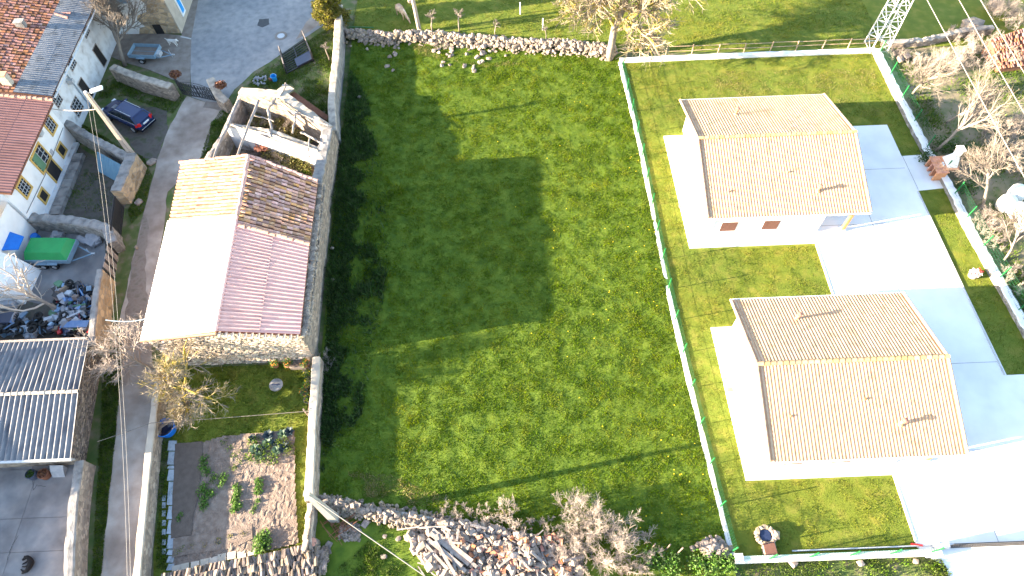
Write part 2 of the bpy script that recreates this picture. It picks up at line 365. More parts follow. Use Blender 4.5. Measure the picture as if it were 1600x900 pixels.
mat('twig_lichen', [(.28, .22, .055), (.24, .20, .14), (.20, .165, .13)], .9, lo=.34, hi=.56, island=.15)
mat('conifer_leaf', [(.10, .105, .015), (.17, .14, .02), (.06, .075, .012)], 2, island=.35, trans=.25)
mat('garden_leaf', [(.08, .17, .025), (.12, .21, .04), (.06, .12, .02)], 3, island=.3, trans=.3)
mat('cabbage_leaf', [(.09, .16, .10), (.14, .2, .13)], 6, island=.25, trans=.2, rough=.6)
mat('cabbage_dark', [(.025, .045, .06), (.04, .06, .07)], 6, island=.25, rough=.6)
mat('flower_yellow', [(.75, .55, .02)], 3)
mat('flower_orange', [(.7, .22, .03)], 3)
mat('rust', [(.22, .09, .05), (.15, .06, .035)], 5, bump=.4)
mat('rust_bush', [(.20, .085, .045), (.14, .06, .035)], 4, island=.3)
mat('brick_orange', [(.58, .27, .16), (.5, .22, .13)], 4, bump=.3, objr=.15)
mat('terracotta', [(.42, .17, .09), (.36, .14, .08)], 4, bump=.2, objr=.2)
mat('white_dog', [(.70, .67, .62)], 6, bump=.4)
mat('black_dog', [(.008, .006, .006), (.014, .010, .009)], 6, bump=.4)
mat('foal_coat', [(.52, .37, .25), (.40, .24, .15), (.36, .20, .13)], .9, bump=.2, lo=.40, hi=.6)
mat('foal_mane', [(.62, .50, .38)], 6)
mat('bale_wrap', [(.72, .72, .70), (.66, .66, .64)], 2, rough=.5, bump=.3, bscale=6)
mat('cable', [(.20, .19, .18)], 3, rough=.6)
mat('dark_cable', [(.10, .09, .09)], 3, rough=.6)
mat('junk_blue', [(.10, .19, .32), (.16, .24, .36)], 3, rough=.6, objr=.3)
mat('junk_grey', [(.22, .22, .24), (.30, .29, .30)], 3, rough=.8, objr=.35)
mat('junk_brown', [(.16, .11, .09), (.2, .15, .12)], 3, objr=.3)
mat('junk_white', [(.36, .38, .42)], 3, objr=.1)
mat('blue_slab', [(.28, .30, .33), (.34, .36, .39), (.24, .26, .28)], 3, bump=.2, objr=.12)
mat('path_slab', [(.46, .40, .33), (.40, .35, .29)], 3, bump=.3, objr=.12)
mat('lamp_glass', [(.75, .77, .8)], 2, rough=.3)
mat('water', [(.02, .03, .07)], 1, rough=.08, spec=.5)
mat('brown_cover', [(.13, .06, .045)], 3, bump=.2)
mat('slate', [(.07, .08, .12)], 3, rough=.5)

# ------------------------------------------------------------------ ground
sheet('ground', [(-260, -200), (260, -200), (260, 300), (-260, 300)], -0.02, 'rough_ground')

# the meadow: one relief sheet between its four corner walls
MC = [(-14.6, 55.2), (11.0, 51.5), (12.4, 4.6), (-13.2, 4.6)]      # nw, ne, se, sw
def meadow_z(x, y):
    return .05 * vnoise(x, y, .9, 2) + .03 * vnoise(x, y, 2.2, 4) + .12 * vnoise(x, y, .12, 6)
nx_, ny_ = 150, 280
mbv = []; U, V_ = np.meshgrid(np.linspace(0, 1, nx_), np.linspace(0, 1, ny_))
mx_ = (MC[3][0] * (1 - U) + MC[2][0] * U) * (1 - V_) + (MC[0][0] * (1 - U) + MC[1][0] * U) * V_
my_ = (MC[3][1] * (1 - U) + MC[2][1] * U) * (1 - V_) + (MC[0][1] * (1 - U) + MC[1][1] * U) * V_
mz_ = meadow_z(mx_, my_)
me_ = MB(); me_.v = list(map(tuple, np.stack([mx_.ravel(), my_.ravel(), mz_.ravel() + .03], 1)))
me_.f = [(j * nx_ + i, j * nx_ + i + 1, (j + 1) * nx_ + i + 1, (j + 1) * nx_ + i) for j in range(ny_ - 1) for i in range(nx_ - 1)]
me_.build('meadow', 'meadow', kind='structure', smooth=True)

# grassland north of the meadow, scrub to the east and south
sheet('pasture', [(-14.6, 55.4), (-14.6, 90), (70, 90), (70, 50.6), (34.9, 50.1), (11, 51.0), (-2.8, 53.9)], .0, 'lawn')
sheet('scrub_ground', [(35.3, 50), (70, 50.5), (70, -10), (37.2, -10), (36.4, 20), (35.2, 36)], -.006, 'scrub_ground')
sheet('waste_ground', pxs((505, 905), (505, 850), (560, 800), (640, 815), (1140, 860), (1160, 905)), -.002 + .05, 'scrub_ground', step=1, amp=.2)
sheet('earth_path', pxs((510, 905), (560, 880), (585, 850), (600, 820), (612, 822), (598, 858), (575, 890), (640, 880), (720, 905)), .06, 'yard_dirt', step=.5, amp=.08)

# village street, pavement, lane
sheet('street', pxs((315, -60), (505, -60), (512, 35), (490, 50), (472, 62), (440, 84), (420, 98), (396, 112), (380, 128), (366, 140), (348, 168), (300, 152), (296, 62)), .004, 'asphalt', step=1.2, amp=.05)
sheet('pavement', pxs((299, -40), (317, -40), (299, 60), (297, 135), (264, 122), (230, 108), (196, 98), (168, 86), (165, 45), (232, 50), (284, 56)), .03, 'pavement', thick=.04)
sheet('pavement_edge', pxs((283, 56.5), (299, 60), (299, 62), (282, 58.5)), .036, 'kerb')
sheet('lane', pxs((292, 150), (352, 168), (347, 182), (330, 190), (323, 235), (300, 262), (262, 300), (240, 480), (238, 560), (250, 640), (240, 740), (222, 910), (156, 910), (178, 700), (192, 560), (187, 500), (205, 420), (214, 380), (228, 320), (245, 250), (262, 205)), .008, 'lane', step=.8, amp=.07)
sheet('lane_slab', pxs((322, 158), (337, 160), (333, 170), (317, 168)), .014, 'pavement')
sheet('lane_slab', pxs((337, 160), (357, 164), (352, 176), (333, 170)), .014, 'pavement')
sheet('lane_mud', pxs((205, 420), (214, 380), (224, 335), (232, 350), (226, 420), (232, 480), (226, 530), (205, 545), (196, 500)), .012, 'lane_dirt', step=.5, amp=.12)
sheet('parking_dirt', pxs((175, 160), (262, 172), (262, 205), (245, 250), (215, 245), (200, 215), (165, 200)), .004, 'yard_dirt', step=.5, amp=.15)
sheet('farm_yard', pxs((0, 560), (0, 330), (60, 350), (110, 220), (215, 290), (180, 350), (182, 380), (170, 470), (150, 560)), .002, 'yard_dirt')
sheet('farm_yard_concrete', pxs((60, 360), (165, 370), (160, 440), (120, 480), (40, 470)), .010, 'yard_slab', step=1, amp=.2)
sheet('meadow_corner_lawn', [(-21.5, 43.5), (-15, 41), (-15.2, 56), (-17.8, 56), (-20, 52.5), (-23.0, 48)], .002, 'verge_blade' if False else 'rough_ground', step=.5, amp=.12)
mh = thing('manhole_cover', 'round concrete manhole cover set in the street asphalt', 'manhole', at(439, 56, .006))
MB().cyl(at(439, 56, .006), .62, .03, 20).build('surround', 'pavement', mh)
MB().cyl(at(439, 56, .03), .36, .02, 20).build('lid', 'galv', mh)
sheet('asphalt_patch', pxs((405, 30), (420, 29), (421, 38), (410, 43), (402, 40)), .009, 'patch', step=.3, amp=.03)
sheet('sunlit_street_patch', pxs((505, 5), (505, 34), (470, 58), (462, 62), (478, 35)), .010, 'lane', step=.5, amp=.04)  # lighter beige sheet paints the sunlit edge of the street

# west courtyard in the bottom left corner: concrete bays, each its own piece
cy = tag(sheet('courtyard', pxs((-60, 715), (128, 715), (112, 910), (-60, 910)), .004, 'yard_slab'), kind='structure')
_xs = [-33.6, -31.1, -26.0]; _ys = [5.0, 8.1, 10.1, 13.2]
for i in range(2):
    for j in range(3):
        x0, x1 = _xs[i] + .01, _xs[i + 1] - .01
        ya, yb = _ys[j] + .012, _ys[j + 1] - .012; xe = (lambda q: -27.75 + (13.2 - q) * .225) if i == 1 else (lambda q: x1)
        b = MB().prism([(x0, ya), (xe(ya), ya), (xe(yb), yb), (x0, yb)], .005, .055 + .004 * ((i + j) % 2)); b.build('concrete_bay', 'yard_slab', cy)
MB().box((-36, 8, .02), (4.7, 16, .05)).build('concrete_bay', 'yard_slab', cy)
_r = random.Random(3)
crk = MB()
for (a, b) in (((52, 728), (50, 745)), ((50, 745), (52, 765)), ((52, 765), (58, 758)), ((58, 758), (72, 760)), ((28, 838), (18, 852)), ((18, 852), (12, 874))):
    p, q = at(*a, .062), at(*b, .062); pts = [p.lerp(q, t / 5) + Vector((_r.uniform(-.05, .05), _r.uniform(-.05, .05), 0)) for t in range(6)]
    for u, v in zip(pts, pts[1:]): crk.bar(u, v, .02, .004)
crk.build('crack', 'dark', cy)

# ------------------------------------------------------------------ roof helpers
def tile_field(p00, p10, p01, p11, ncol, nrow, amp, lift=.02, rng=random, jit=.0, gap=.18, fold=5, kt=.9, lfs=.22):
    """barrel tiles: u from p00 to p10 along the eave direction, v from p0* (ridge) down to p1* (eave)"""
    p00, p10, p01, p11 = map(Vector, (p00, p10, p01, p11)); mb = MB()
    nrm = (p10 - p00).cross(p01 - p00).normalized()
    if nrm.z < 0: nrm = -nrm
    P = lambda u, v: (p00 * (1 - u) + p10 * u) * (1 - v) + (p01 * (1 - u) + p11 * u) * v
    for i in range(ncol):
        for j in range(nrow):
            du = rng.uniform(-jit, jit) / ncol; rings = []
            for v, k, lf in ((j / nrow, kt, 0.0), ((j + 1.06) / nrow, 1.0, lfs)):
                ring = []; w = (1 - gap) * k
                for q in range(fold):
                    t = q / (fold - 1); a = math.pi * t; u = (i + .5 + (t - .5) * w) / ncol + du * (1 if v else .6)
                    ring.append(tuple(P(u, min(v, 1.02)) + nrm * (lift + amp * (math.sin(a) * k + lf * .5) + rng.uniform(-jit, jit) * .02)))
                rings += ring
            mb.add(rings, [(q, q + 1, fold + q + 1, fold + q) for q in range(fold - 1)])
    return mb
def sheet_panel(p00, p10, p01, p11, nw, amp, lift=.0, thick=.012, seg=6):
    p00, p10, p01, p11 = map(Vector, (p00, p10, p01, p11)); nrm = (p10 - p00).cross(p01 - p00).normalized()
    if nrm.z < 0: nrm = -nrm
    N = nw * seg; vs = []
    for v in (0, 1):
        for lay in (0, -thick):
            for k in range(N + 1):
                u = k / N; p = (p00 * (1 - u) + p10 * u) * (1 - v) + (p01 * (1 - u) + p11 * u) * v
                vs.append(tuple(p + nrm * (lift + amp * math.cos(u * nw * 2 * math.pi) + lay)))
    n = N + 1; fs = []
    for k in range(N):
        fs.append((k, k + 1, 2 * n + k + 1, 2 * n + k)); fs.append((n + k + 1, n + k, 3 * n + k, 3 * n + k + 1))
    fs += [(k, n + k, n + k + 1, k + 1) for k in range(N)] + [(2 * n + k + 1, 3 * n + k + 1, 3 * n + k, 2 * n + k) for k in range(N)]
    return MB().add(vs, fs)
def panel_roof(parent, name, m, p00, p10, p01, p11, nu, nv, wpm, amp, lift=.03):
    p00, p10, p01, p11 = map(Vector, (p00, p10, p01, p11))
    P = lambda u, v: (p00 * (1 - u) + p10 * u) * (1 - v) + (p01 * (1 - u) + p11 * u) * v
    for i in range(nu):
        for j in range(nv):
            u0, u1 = i / nu, (i + 1) / nu; v0, v1 = j / nv, min(1, (j + 1) / nv + .012)
            L = (P(u1, v0) - P(u0, v0)).length; nw = max(2, round(L * wpm))
            sheet_panel(P(u0, v0), P(u1, v0), P(u0, v1), P(u1, v1), nw, amp, lift + .006 * (nv - j) + .005 * (i % 2)).build(name, m, parent)
def half_tile(mb, a, b, r, n=6, up=(0, 0, 1)):       # one ridge tile from a to b
    a = Vector(a); b = Vector(b); d = (b - a).normalized(); s_ = d.cross(Vector(up)).normalized(); u_ = s_.cross(d)
    vs = []
    for p, rr in ((a, r * .88), (b, r)):
        for k in range(n + 1):
            t = math.pi * k / n; vs.append(tuple(p + s_ * math.cos(t) * rr + u_ * math.sin(t) * rr))
        for k in range(n + 1):
            t = math.pi * k / n; vs.append(tuple(p + s_ * math.cos(t) * (rr - .02) + u_ * math.sin(t) * (rr - .02)))
    m = n + 1; f = []
    for k in range(n): f += [(k, k + 1, 2 * m + k + 1, 2 * m + k), (m + k + 1, m + k, 3 * m + k, 3 * m + k + 1), (k + 1, k, m + k, m + k + 1), (2 * m + k, 2 * m + k + 1, 3 * m + k + 1, 3 * m + k)]
    return mb.add(vs, f)
def ridge_line(parent, a, b, r, n, m, name='ridge_tile', jit=.0, rng=random, overlap=1.06, kind=None):
    a = Vector(a); b = Vector(b)
    for i in range(n):
        p = a.lerp(b, i / n); q = a.lerp(b, min(1.0, (i + overlap) / n)); j = Vector((rng.uniform(-jit, jit), rng.uniform(-jit, jit), rng.uniform(0, jit)))
        half_tile(MB(), p + j, q + j + Vector((0, 0, .012)), r).build(name, m, parent)

# ------------------------------------------------------------------ the barn in the middle of the left half
BE, BR = 4.18, 5.25
b_sw, b_se = Vector((-24.1, 20.2, BE)), Vector((-13.85, 20.05, BE))
b_nw, b_ne = Vector((-25.0, 35.4, BE)), Vector((-14.25, 33.0, BE))
b_rs, b_rn = Vector((-18.85, 19.95, BR)), Vector((-19.3, 34.75, BR))
mw, mwr, mer, mee = Vector((-24.6, 29.8, BE)), Vector((-19.15, 29.1, BR)), Vector((-19.1, 28.5, BR)), Vector((-14.15, 27.4, BE))
barn = thing('barn', 'long stone barn roofed half in old clay tiles, half in pink and white sheets', 'barn', (-19, 27.5, 0))
rw = random.Random(11)
body = MB()
wl = [(-23.9, 20.25), (-13.95, 20.15), (-14.3, 33.0), (-24.8, 35.2)]
body.prism(wl, -.1, BE - .12)
body.add([(-23.9, 20.25, BE - .12), (-13.95, 20.15, BE - .12), (-18.85, 20.1, BR - .14), (-24.8, 35.2, BE - .12), (-14.3, 33, BE - .12), (-19.3, 34.5, BR - .14)],
         [(0, 1, 2), (4, 3, 5)])
body.build('wall', 'rubble_masonry', barn)
# thick east wall head standing proud of the eave, crumbling
eh = MB(); y = 20.1
for k in range(44):
    t = k / 44; x = -13.72 - .42 * t; yy = 20.3 + t * 12.9
    eh.stone((x + rw.uniform(-.05, .05), yy, BE - .35 + rw.uniform(-.06, .05)), (.5, .42, .3), rw, rz=rw.uniform(-.2, .2), tilt=.1)
    eh.stone((x + .12, yy + .15, BE - .75), (.42, .45, .4), rw, rz=rw.uniform(-.2, .2), tilt=.1)
eh.build('wall_head', 'rubble_masonry', barn, kind='stuff')
gs = MB()                                   # stones standing proud of the south gable face
for k in range(1900):
    x = rw.uniform(-23.8, -14.0); top = BE + (BR - BE) * (1 - abs(x + 18.9) / 5.1) - .3; z = rw.uniform(.05, top)
    gs.stone((x, 20.19 + rw.uniform(-.015, .02), z), (rw.uniform(.12, .36), .12, rw.uniform(.07, .16)), rw, rz=rw.uniform(-.1, .1), tilt=.1)
gs.build('gable_stones', 'gable_stone_lit', barn, kind='stuff')
dk = MB()
for p in ((b_rs, mwr, b_sw, mw), (mwr, b_rn, mw, b_nw), (b_rs, mer, b_se, mee), (mer, b_rn, mee, b_ne)):
    a, b, c, d = [Vector(q) - Vector((0, 0, .05)) for q in p]; dn = Vector((0, 0, -.1))
    dk.hexa([a + dn, b + dn, d + dn, c + dn], [a, b, d, c])
dk.build('roof_deck', 'tile_deck', barn)
panel_roof(barn, 'white_roof_sheet', 'white_sheet', b_rs, mwr, b_sw + Vector((-.15, -.1, -.03)), mw + Vector((-.15, 0, -.03)), 6, 2, 5.2, .022, .04)
panel_roof(barn, 'pink_roof_sheet', 'red_sheet', b_rs, mer, b_se, mee, 5, 2, 3.4, .065, .06)
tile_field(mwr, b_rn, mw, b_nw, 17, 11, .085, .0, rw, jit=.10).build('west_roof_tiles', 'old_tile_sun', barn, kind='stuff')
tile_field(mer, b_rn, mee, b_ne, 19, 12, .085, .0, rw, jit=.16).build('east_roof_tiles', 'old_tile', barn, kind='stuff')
ridge_line(barn, b_rs + Vector((0, 0, .06)), mwr + Vector((0, 0, .06)), .10, 20, 'red_sheet', 'ridge_capping', 0, rw)
ridge_line(barn, mwr + Vector((.05, 0, .08)), b_rn + Vector((0, 0, .08)), .16, 14, 'old_tile', 'ridge_tile', .035, rw)
ridge_line(barn, mer + Vector((.2, -.2, .06)), mee + Vector((.1, -.2, .08)), .15, 12, 'old_tile_sun', 'edge_tile', .04, rw)
ridge_line(barn, b_rn + Vector((-.1, .05, .06)), b_nw + Vector((-.1, -.02, .06)), .13, 13, 'old_tile_sun', 'verge_tile', .04, rw)
ridge_line(barn, b_rn + Vector((.1, .0, .06)), b_ne + Vector((0, -.02, .06)), .13, 13, 'old_tile', 'verge_tile', .04, rw)
for k in range(13):        # brick stubs under the pink roof's south verge
    t = (k + .5) / 13; p = b_rs.lerp(b_se, t)
    MB().box((p.x, p.y - .12, p.z - .1), (.16, .34, .12)).build('verge_block', 'terracotta' if False else 'path_slab', barn)
MB().bar(b_rs + Vector((0, -.12, -.02)), b_sw + Vector((-.15, -.12, -.04)), .12, .1).build('bargeboard', 'brick_orange', barn)
# loose stones lying on the ridge and tiles
for k in range(10):
    p = (mer + Vector((-.05, 0, .2))).lerp(b_rn, rw.uniform(0, .9)) + Vector((rw.uniform(-.25, .3), 0, 0))
    MB().stone((0, 0, 0), (.22, .2, .14), rw).build('loose_tile_stone', 'stone', barn, loc=p)

# ------------------------------------------------------------------ roofless ruin behind the barn
ruin = thing('ruin', 'roofless stone ruin with bare roof poles behind the barn', 'ruin', (-19, 39.5, 0))
def wall_run(name, pts, w, heights, parent, m='rubble_masonry', mtop=None, step=.35, amp=.06, rng=rw, capt=.1, seed=0):
    """a wall along pts with an uneven head; separate cap layer of mtop"""
    pts = [Vector((p[0], p[1], 0)) for p in pts]; L = [0]
    for a, b in zip(pts, pts[1:]): L.append(L[-1] + (b - a).length)
    n = max(2, int(L[-1] / step)); body = MB(); cap = MB(); rb = []; rc = []
    for k in range(n + 1):
        s = L[-1] * k / n; i = max(j for j in range(len(pts) - 1) if L[j] <= s + 1e-6); t = (s - L[i]) / (L[i + 1] - L[i]); p = pts[i].lerp(pts[i + 1], t)
        a = pts[max(0, i)]; b = pts[i + 1]; d = (b - a).normalized(); nn = Vector((-d.y, d.x, 0)); h = heights[0] + (heights[-1] - heights[0]) * (s / L[-1]) if len(heights) < 3 else float(np.interp(s / L[-1], np.linspace(0, 1, len(heights)), heights))
        h += rng.uniform(-amp, amp); w0 = w / 2 + rng.uniform(-amp, amp) * .5; w1 = w / 2 + rng.uniform(-amp, amp) * .5
        ring = [p + nn * (w0 + .03), p - nn * (w1 + .03), p - nn * w1 + Vector((0, 0, h - capt)), p + nn * w0 + Vector((0, 0, h - capt))]
        rb.append([tuple(q) for q in ring])
        j = rng.uniform(.0, .05)
        ring2 = [p + nn * (w0 + j) + Vector((0, 0, h - capt + .004)), p - nn * (w1 + j) + Vector((0, 0, h - capt + .004)), p - nn * (w1 * .85) + Vector((0, 0, h)), p + nn * rng.uniform(-.2, .2) * w + Vector((0, 0, h + rng.uniform(0, amp * .7))), p + nn * (w0 * .85) + Vector((0, 0, h))]
        rc.append([tuple(q) for q in ring2])
    for rings, mb in ((rb, body), (rc, cap)):
        q = len(rings[0]); mb.v = [v for r in rings for v in r]
        mb.f = [(i * q + k, (i + 1) * q + k, (i + 1) * q + (k + 1) % q, i * q + (k + 1) % q) for i in range(n) for k in range(q)] + [tuple(range(q)), tuple(reversed(range(n * q, n * q + q)))]
    o1 = body.build(name, m, parent); o2 = cap.build('wall_top', mtop or m, o1 if (parent is None or parent.parent is None) else parent)
    return o1
wall_run('north_wall', [(-22.9, 45.2), (-18.9, 43.9)], .75, [2.5, 3.1], ruin, 'rubble_masonry', 'mortar_top')
wall_run('north_wall', [(-18.9, 43.9), (-14.7, 40.2)], .8, [3.1, 2.5], ruin, 'rubble_masonry', 'mortar_top')
wall_run('west_wall', [(-23.1, 45.6), (-24.4, 38.0), (-24.7, 35.6)], .45, [1.8, 1.6, 2.5], ruin, 'grey_masonry', 'old_wood')
wall_run('east_wall', [(-14.75, 40.2), (-14.9, 33.2)], .85, [2.6, 2.8], ruin, 'rubble_masonry', 'mortar_grey')
wall_run('dividing_wall', [(-23.3, 41.0), (-19.5, 39.9), (-15.2, 37.9)], .35, [2.6, 2.9, 2.5], ruin, 'stained_render', 'mortar_top')
def pole(a, b, r=.07, name='roof_pole', parent=ruin, m='old_wood', n=6, bend=.08):
    a = Vector(a); b = Vector(b); pts = [a.lerp(b, t / 6) + Vector((rw.uniform(-bend, bend), rw.uniform(-bend, bend), rw.uniform(-bend, bend) * .5)) * (0 if t in (0, 6) else 1) for t in range(7)]
    return MB().tube(pts, [r * (1 - .3 * t / 6) for t in range(7)], n).build(name, m, parent)
pole(at(404, 157, 3.0), at(371, 243, 3.6), .12); pole(at(430, 154, 3.2), at(419, 172, 3.1), .13); pole(at(419, 172, 3.1), at(426, 216, 2.8), .13)
pole(at(464, 174, 2.9), at(457, 208, 2.9), .10); pole(at(373, 157, 2.8), at(334, 247, 3.0), .13); pole(at(403, 152, 3.2), at(513, 196, 2.75), .08)
pole(at(357, 193, 3.0), at(482, 236, 2.9), .09); pole(at(395, 178, 3.0), at(428, 190, 3.0), .07); pole(at(484, 215, 2.8), at(482, 250, 2.8), .06)
pole(at(470, 207, 2.6), at(505, 224, 2.7), .10); pole(at(446, 130, 1.7), at(444, 142, 1.7), .08); pole(at(425, 170, 3.1), at(470, 182, 3.0), .06)
sheet('floor', [(-23, 44.6), (-18.9, 43.4), (-15.2, 39.9), (-15.3, 33.3), (-24.3, 35.3)], .012, 'soil_dark', kind='structure')
rs_ = np.random.RandomState(5)
heap = MB()
for k in range(70): heap.box(at(*(rw.uniform(398, 418), rw.uniform(222, 236)), rw.uniform(.2, .9)), (.34, .2, .08), rot=Matrix.Rotation(rw.uniform(0, 3), 3, Vector((rw.random(), rw.random(), rw.random())).normalized()))
hp = heap.build('brick_heap', 'terracotta', kind='stuff'); tag(hp, 'heap of broken red clay bricks inside the roofless ruin', 'rubble')

# lean-to and low roof edge north of the ruin
an = thing('outhouse', 'small pale roof slab and rusty sheet leaning at the north side of the ruin', 'outhouse', at(440, 140, 0))
MB().hexa(pxs((435, 143), (447, 151), (459, 142), (446, 133), z=1.0), pxs((433, 140), (447, 149), (460, 139), (446, 130), z=1.5)).build('roof_slab', 'cap_cement', an)
MB().hexa(pxs((447, 152), (510, 190), (512, 184), (460, 146), z=.3), pxs((447, 150), (511, 188), (513, 181), (460, 143), z=.9)).build('rusty_sheet', 'rust', an)
MB().tube([at(443, 133, 1.5), at(442, 133, 2.3)], .07).build('pipe', 'galv', an)

# ------------------------------------------------------------------ the two new bungalows
def bungalow(x0, x1, y0, y1, yr, ze, zr, label, wx0, wx1, windows, tubes, small, loc):
    h = thing('bungalow', label, 'house', loc)
    wy0, wy1 = y0 + .45, y1 - .45; xb = wx1
    slope = (zr - ze) / (yr - y0)
    w = MB()
    zt0 = ze + (wy0 - y0) * slope - .16
    prof = [(wy0, 0), (wy1, 0), (wy1, zt0), (yr, zr - .16), (wy0, zt0)]
    vs = [(x, a, b) for x in (wx0, xb) for a, b in prof]
    w.add(vs, [(0, 1, 2, 3, 4), (9, 8, 7, 6, 5)] + [(i, i + 5, (i + 1) % 5 + 5, (i + 1) % 5) for i in (0, 1, 4)])
    w.build('wall', 'white_render', h)
    # roof deck of real thickness, fascia included
    for (a, b) in ((y0, yr), (y1, yr)):
        dz = .13
        A, B = (x0, a, ze), (x1, a, ze); Cc, D = (x1, b, zr), (x0, b, zr)
        s_ = MB().hexa([Vector(p) - Vector((0, 0, dz)) for p in (A, B, Cc, D)], [A, B, Cc, D]); rd = s_.build('roof', 'new_deck', h)
        sg = -1 if a < b else 1
        tile_field((x0 + .16, b - sg * .0, zr), (x1 - .16, b, zr), (x0 + .16, a, ze), (x1 - .16, a, ze), 54, 6, .020, .006, rw, jit=.008, gap=.34, kt=.985, lfs=.10).build('roof_tiles', 'new_tile', rd, kind='stuff')
        MB().tube([(x0, a + sg * .07, ze - .06), (x1, a + sg * .07, ze - .08)], .065, 8).build('gutter', 'concrete_white', h)
        for xs, nm in ((x0, 'verge_tile'), (x1, 'verge_tile')):
            n = 18
            for k in range(n):
                p = Vector((xs, a, ze + .03)).lerp(Vector((xs, b, zr + .03)), k / n); q = Vector((xs, a, ze + .03)).lerp(Vector((xs, b, zr + .03)), (k + 1.05) / n)
                half_tile(MB(), q, p + Vector((0, 0, .012)), .11).build(nm, 'new_tile', rd)
    ridge_line(h, (x0 - .03, yr, zr + .05), (x1 + .05, yr, zr + .05), .14, 31, 'ridge_tile')
    # porch under the east end of the roof: timber post and beam
    pz = ze + .05
    for yy in (wy0 + .12, wy1 - .12):
        po = MB().box((x1 - .75, yy, (pz) / 2), (.22, .22, pz)).build('porch_post', 'porch_wood', h)
        MB().box((x1 - .75, yy, .12), (.34, .34, .24)).build('post_base', 'concrete_white', po)
    MB().box((x1 - .75, (wy0 + wy1) / 2, pz + .0), (.2, wy1 - wy0, .2)).build('porch_beam', 'porch_wood', h)
    MB().box(((x1 + wx1) / 2 - .3, wy0 + .12, pz), (x1 - wx1 - .7, .16, .2)).build('porch_beam', 'porch_wood', h)
    for (cx, cz, ww, hh) in windows:
        wi = MB().box((cx, wy0 + .0, cz), (ww + .12, .10, hh + .12)).build('window', 'concrete_white', h)
        MB().box((cx, wy0 - .045, cz), (ww, .03, hh)).build('shutter', 'brown_cover', wi)
        MB().box((cx, wy0 - .10, cz - hh / 2 - .05), (ww + .16, .18, .05)).build('sill', 'concrete_white', wi)
    MB().box((wx0 + .02, wy0 - .06, ze / 2 - .1), (.08, .08, ze - .2)).build('downpipe', 'white_render', h)
    for (tx, ty, th, tr) in tubes:
        tz = ze + (zr - ze) * (1 - abs(ty - yr) / (yr - y0))
        c = MB().cyl((tx, ty, tz - .1), tr, th + .1, 12).build('flue', 'terracotta', h)
        MB().cyl((tx, ty, tz + th), tr * 1.7, .05, 12).cyl((tx, ty, tz + th + .1), tr * 1.6, .04, 12, tr * .4).build('cowl', 'terracotta', c)
        MB().cyl((tx, ty - .02, tz - .02), tr * 1.8, .09, 12, tr * 1.2).build('flashing', 'ridge_tile', c)
    for (tx, ty) in small:
        tz = ze + (zr - ze) * (1 - abs(ty - yr) / (yr - y0)); MB().cyl((tx, ty, tz), .06, .14, 8).build('vent_pipe', 'terracotta', h)
    return h
H1 = dict(x0=14.55, x1=26.5, y0=28.95, y1=41.2, yr=35.15, ze=3.05, zr=4.85)
h1 = bungalow(label='farther white bungalow with tan tiled gable roof and two brown shuttered windows facing the camera', wx0=15.3, wx1=23.7, windows=[(16.6, 1.35, 1.2, 1.1), (19.8, 1.35, 1.2, 1.1)],
         tubes=[(18.4, 38.55, .5, .10), (22.9, 30.7, .5, .11)], small=[(16.3, 30.9), (20.9, 32.2)], loc=(20, 35, 0), **H1)
H2 = dict(x0=14.8, x1=26.5, y0=10.95, y1=22.0, yr=16.45, ze=3.05, zr=4.75)
h2 = bungalow(label='nearer white bungalow with tan tiled gable roof, its eave toward the bottom lawn', wx0=15.6, wx1=23.7, windows=[(17.0, 1.35, 1.2, 1.1), (20.0, 1.35, 1.2, 1.1)],
         tubes=[(18.6, 20.1, .5, .10), (22.9, 12.75, .5, .11)], small=[(16.4, 13.4), (21.0, 14.2)], loc=(20, 16.5, 0), **H2)

# ------------------------------------------------------------------ bungalow plot: lawn, drive, aprons
WX = lambda y: float(np.interp(y, [4, 6.3, 11, 16, 24, 39, 50], [12.55, 12.4, 12.1, 11.85, 11.5, 11.35, 10.9]))
EX = lambda y: float(np.interp(y, [0, 20, 24.5, 29.5, 33, 37.3, 43, 46, 49.7], [36.6, 35.95, 35.65, 35.4, 35.4, 35.0, 34.85, 34.85, 34.8]))
lawn_poly = [(WX(y), y) for y in (5.9, 11, 16, 24, 39, 49.6)] + [(EX(y), y) for y in (49.6, 43, 37, 30, 24, 16, 6)]
sheet('lawn', lawn_poly, .02, 'lawn')
drive = sheet('driveway', [(23.5, 5.9), (37.5, 5.6), (36.9, 10), (36.2, 17.0), (33.25, 17.0), (32.95, 30), (32.85, 40.4), (23.4, 40.4), (23.4, 24)], .075, 'concrete_white', thick=.08)
sheet('patio', [(32.93, 33.1), (35.5, 33.3), (35.4, 36.9), (32.88, 36.8)], .070, 'concrete_white', thick=.08)
sheet('house_apron', [(13.75, 28.4), (23.9, 28.4), (23.9, 40.1), (13.55, 40.1)], .10, 'concrete_white', thick=.10)
sheet('house_apron', [(14.2, 10.65), (23.9, 10.65), (23.9, 21.5), (14.05, 21.5)], .101, 'concrete_white', thick=.10)
kb = MB()
for (x0, y0, x1, y1) in ((23.42, 21.6, 23.42, 28.3), (23.45, 6.3, 23.45, 10.6), (33.1, 17, 32.9, 33)):
    kb.bar((x0, y0, .06), (x1, y1, .06), .10, .12)
kb.build('kerb', 'kerb', kind='structure')
gl = MB()
for a, b in (((28.3, 6), (28.3, 40)), ((23.6, 12), (37, 12)), ((23.6, 24.1), (33, 24.1)), ((24, 18), (33, 18)), ((24, 30), (32.8, 30)), ((24, 35.5), (32.7, 35.5)), ((33.0, 33.2), (32.95, 36.8))): gl.bar((*a, .0775), (*b, .0775), .03, .003)
gl.build('joint', 'pavement', drive)
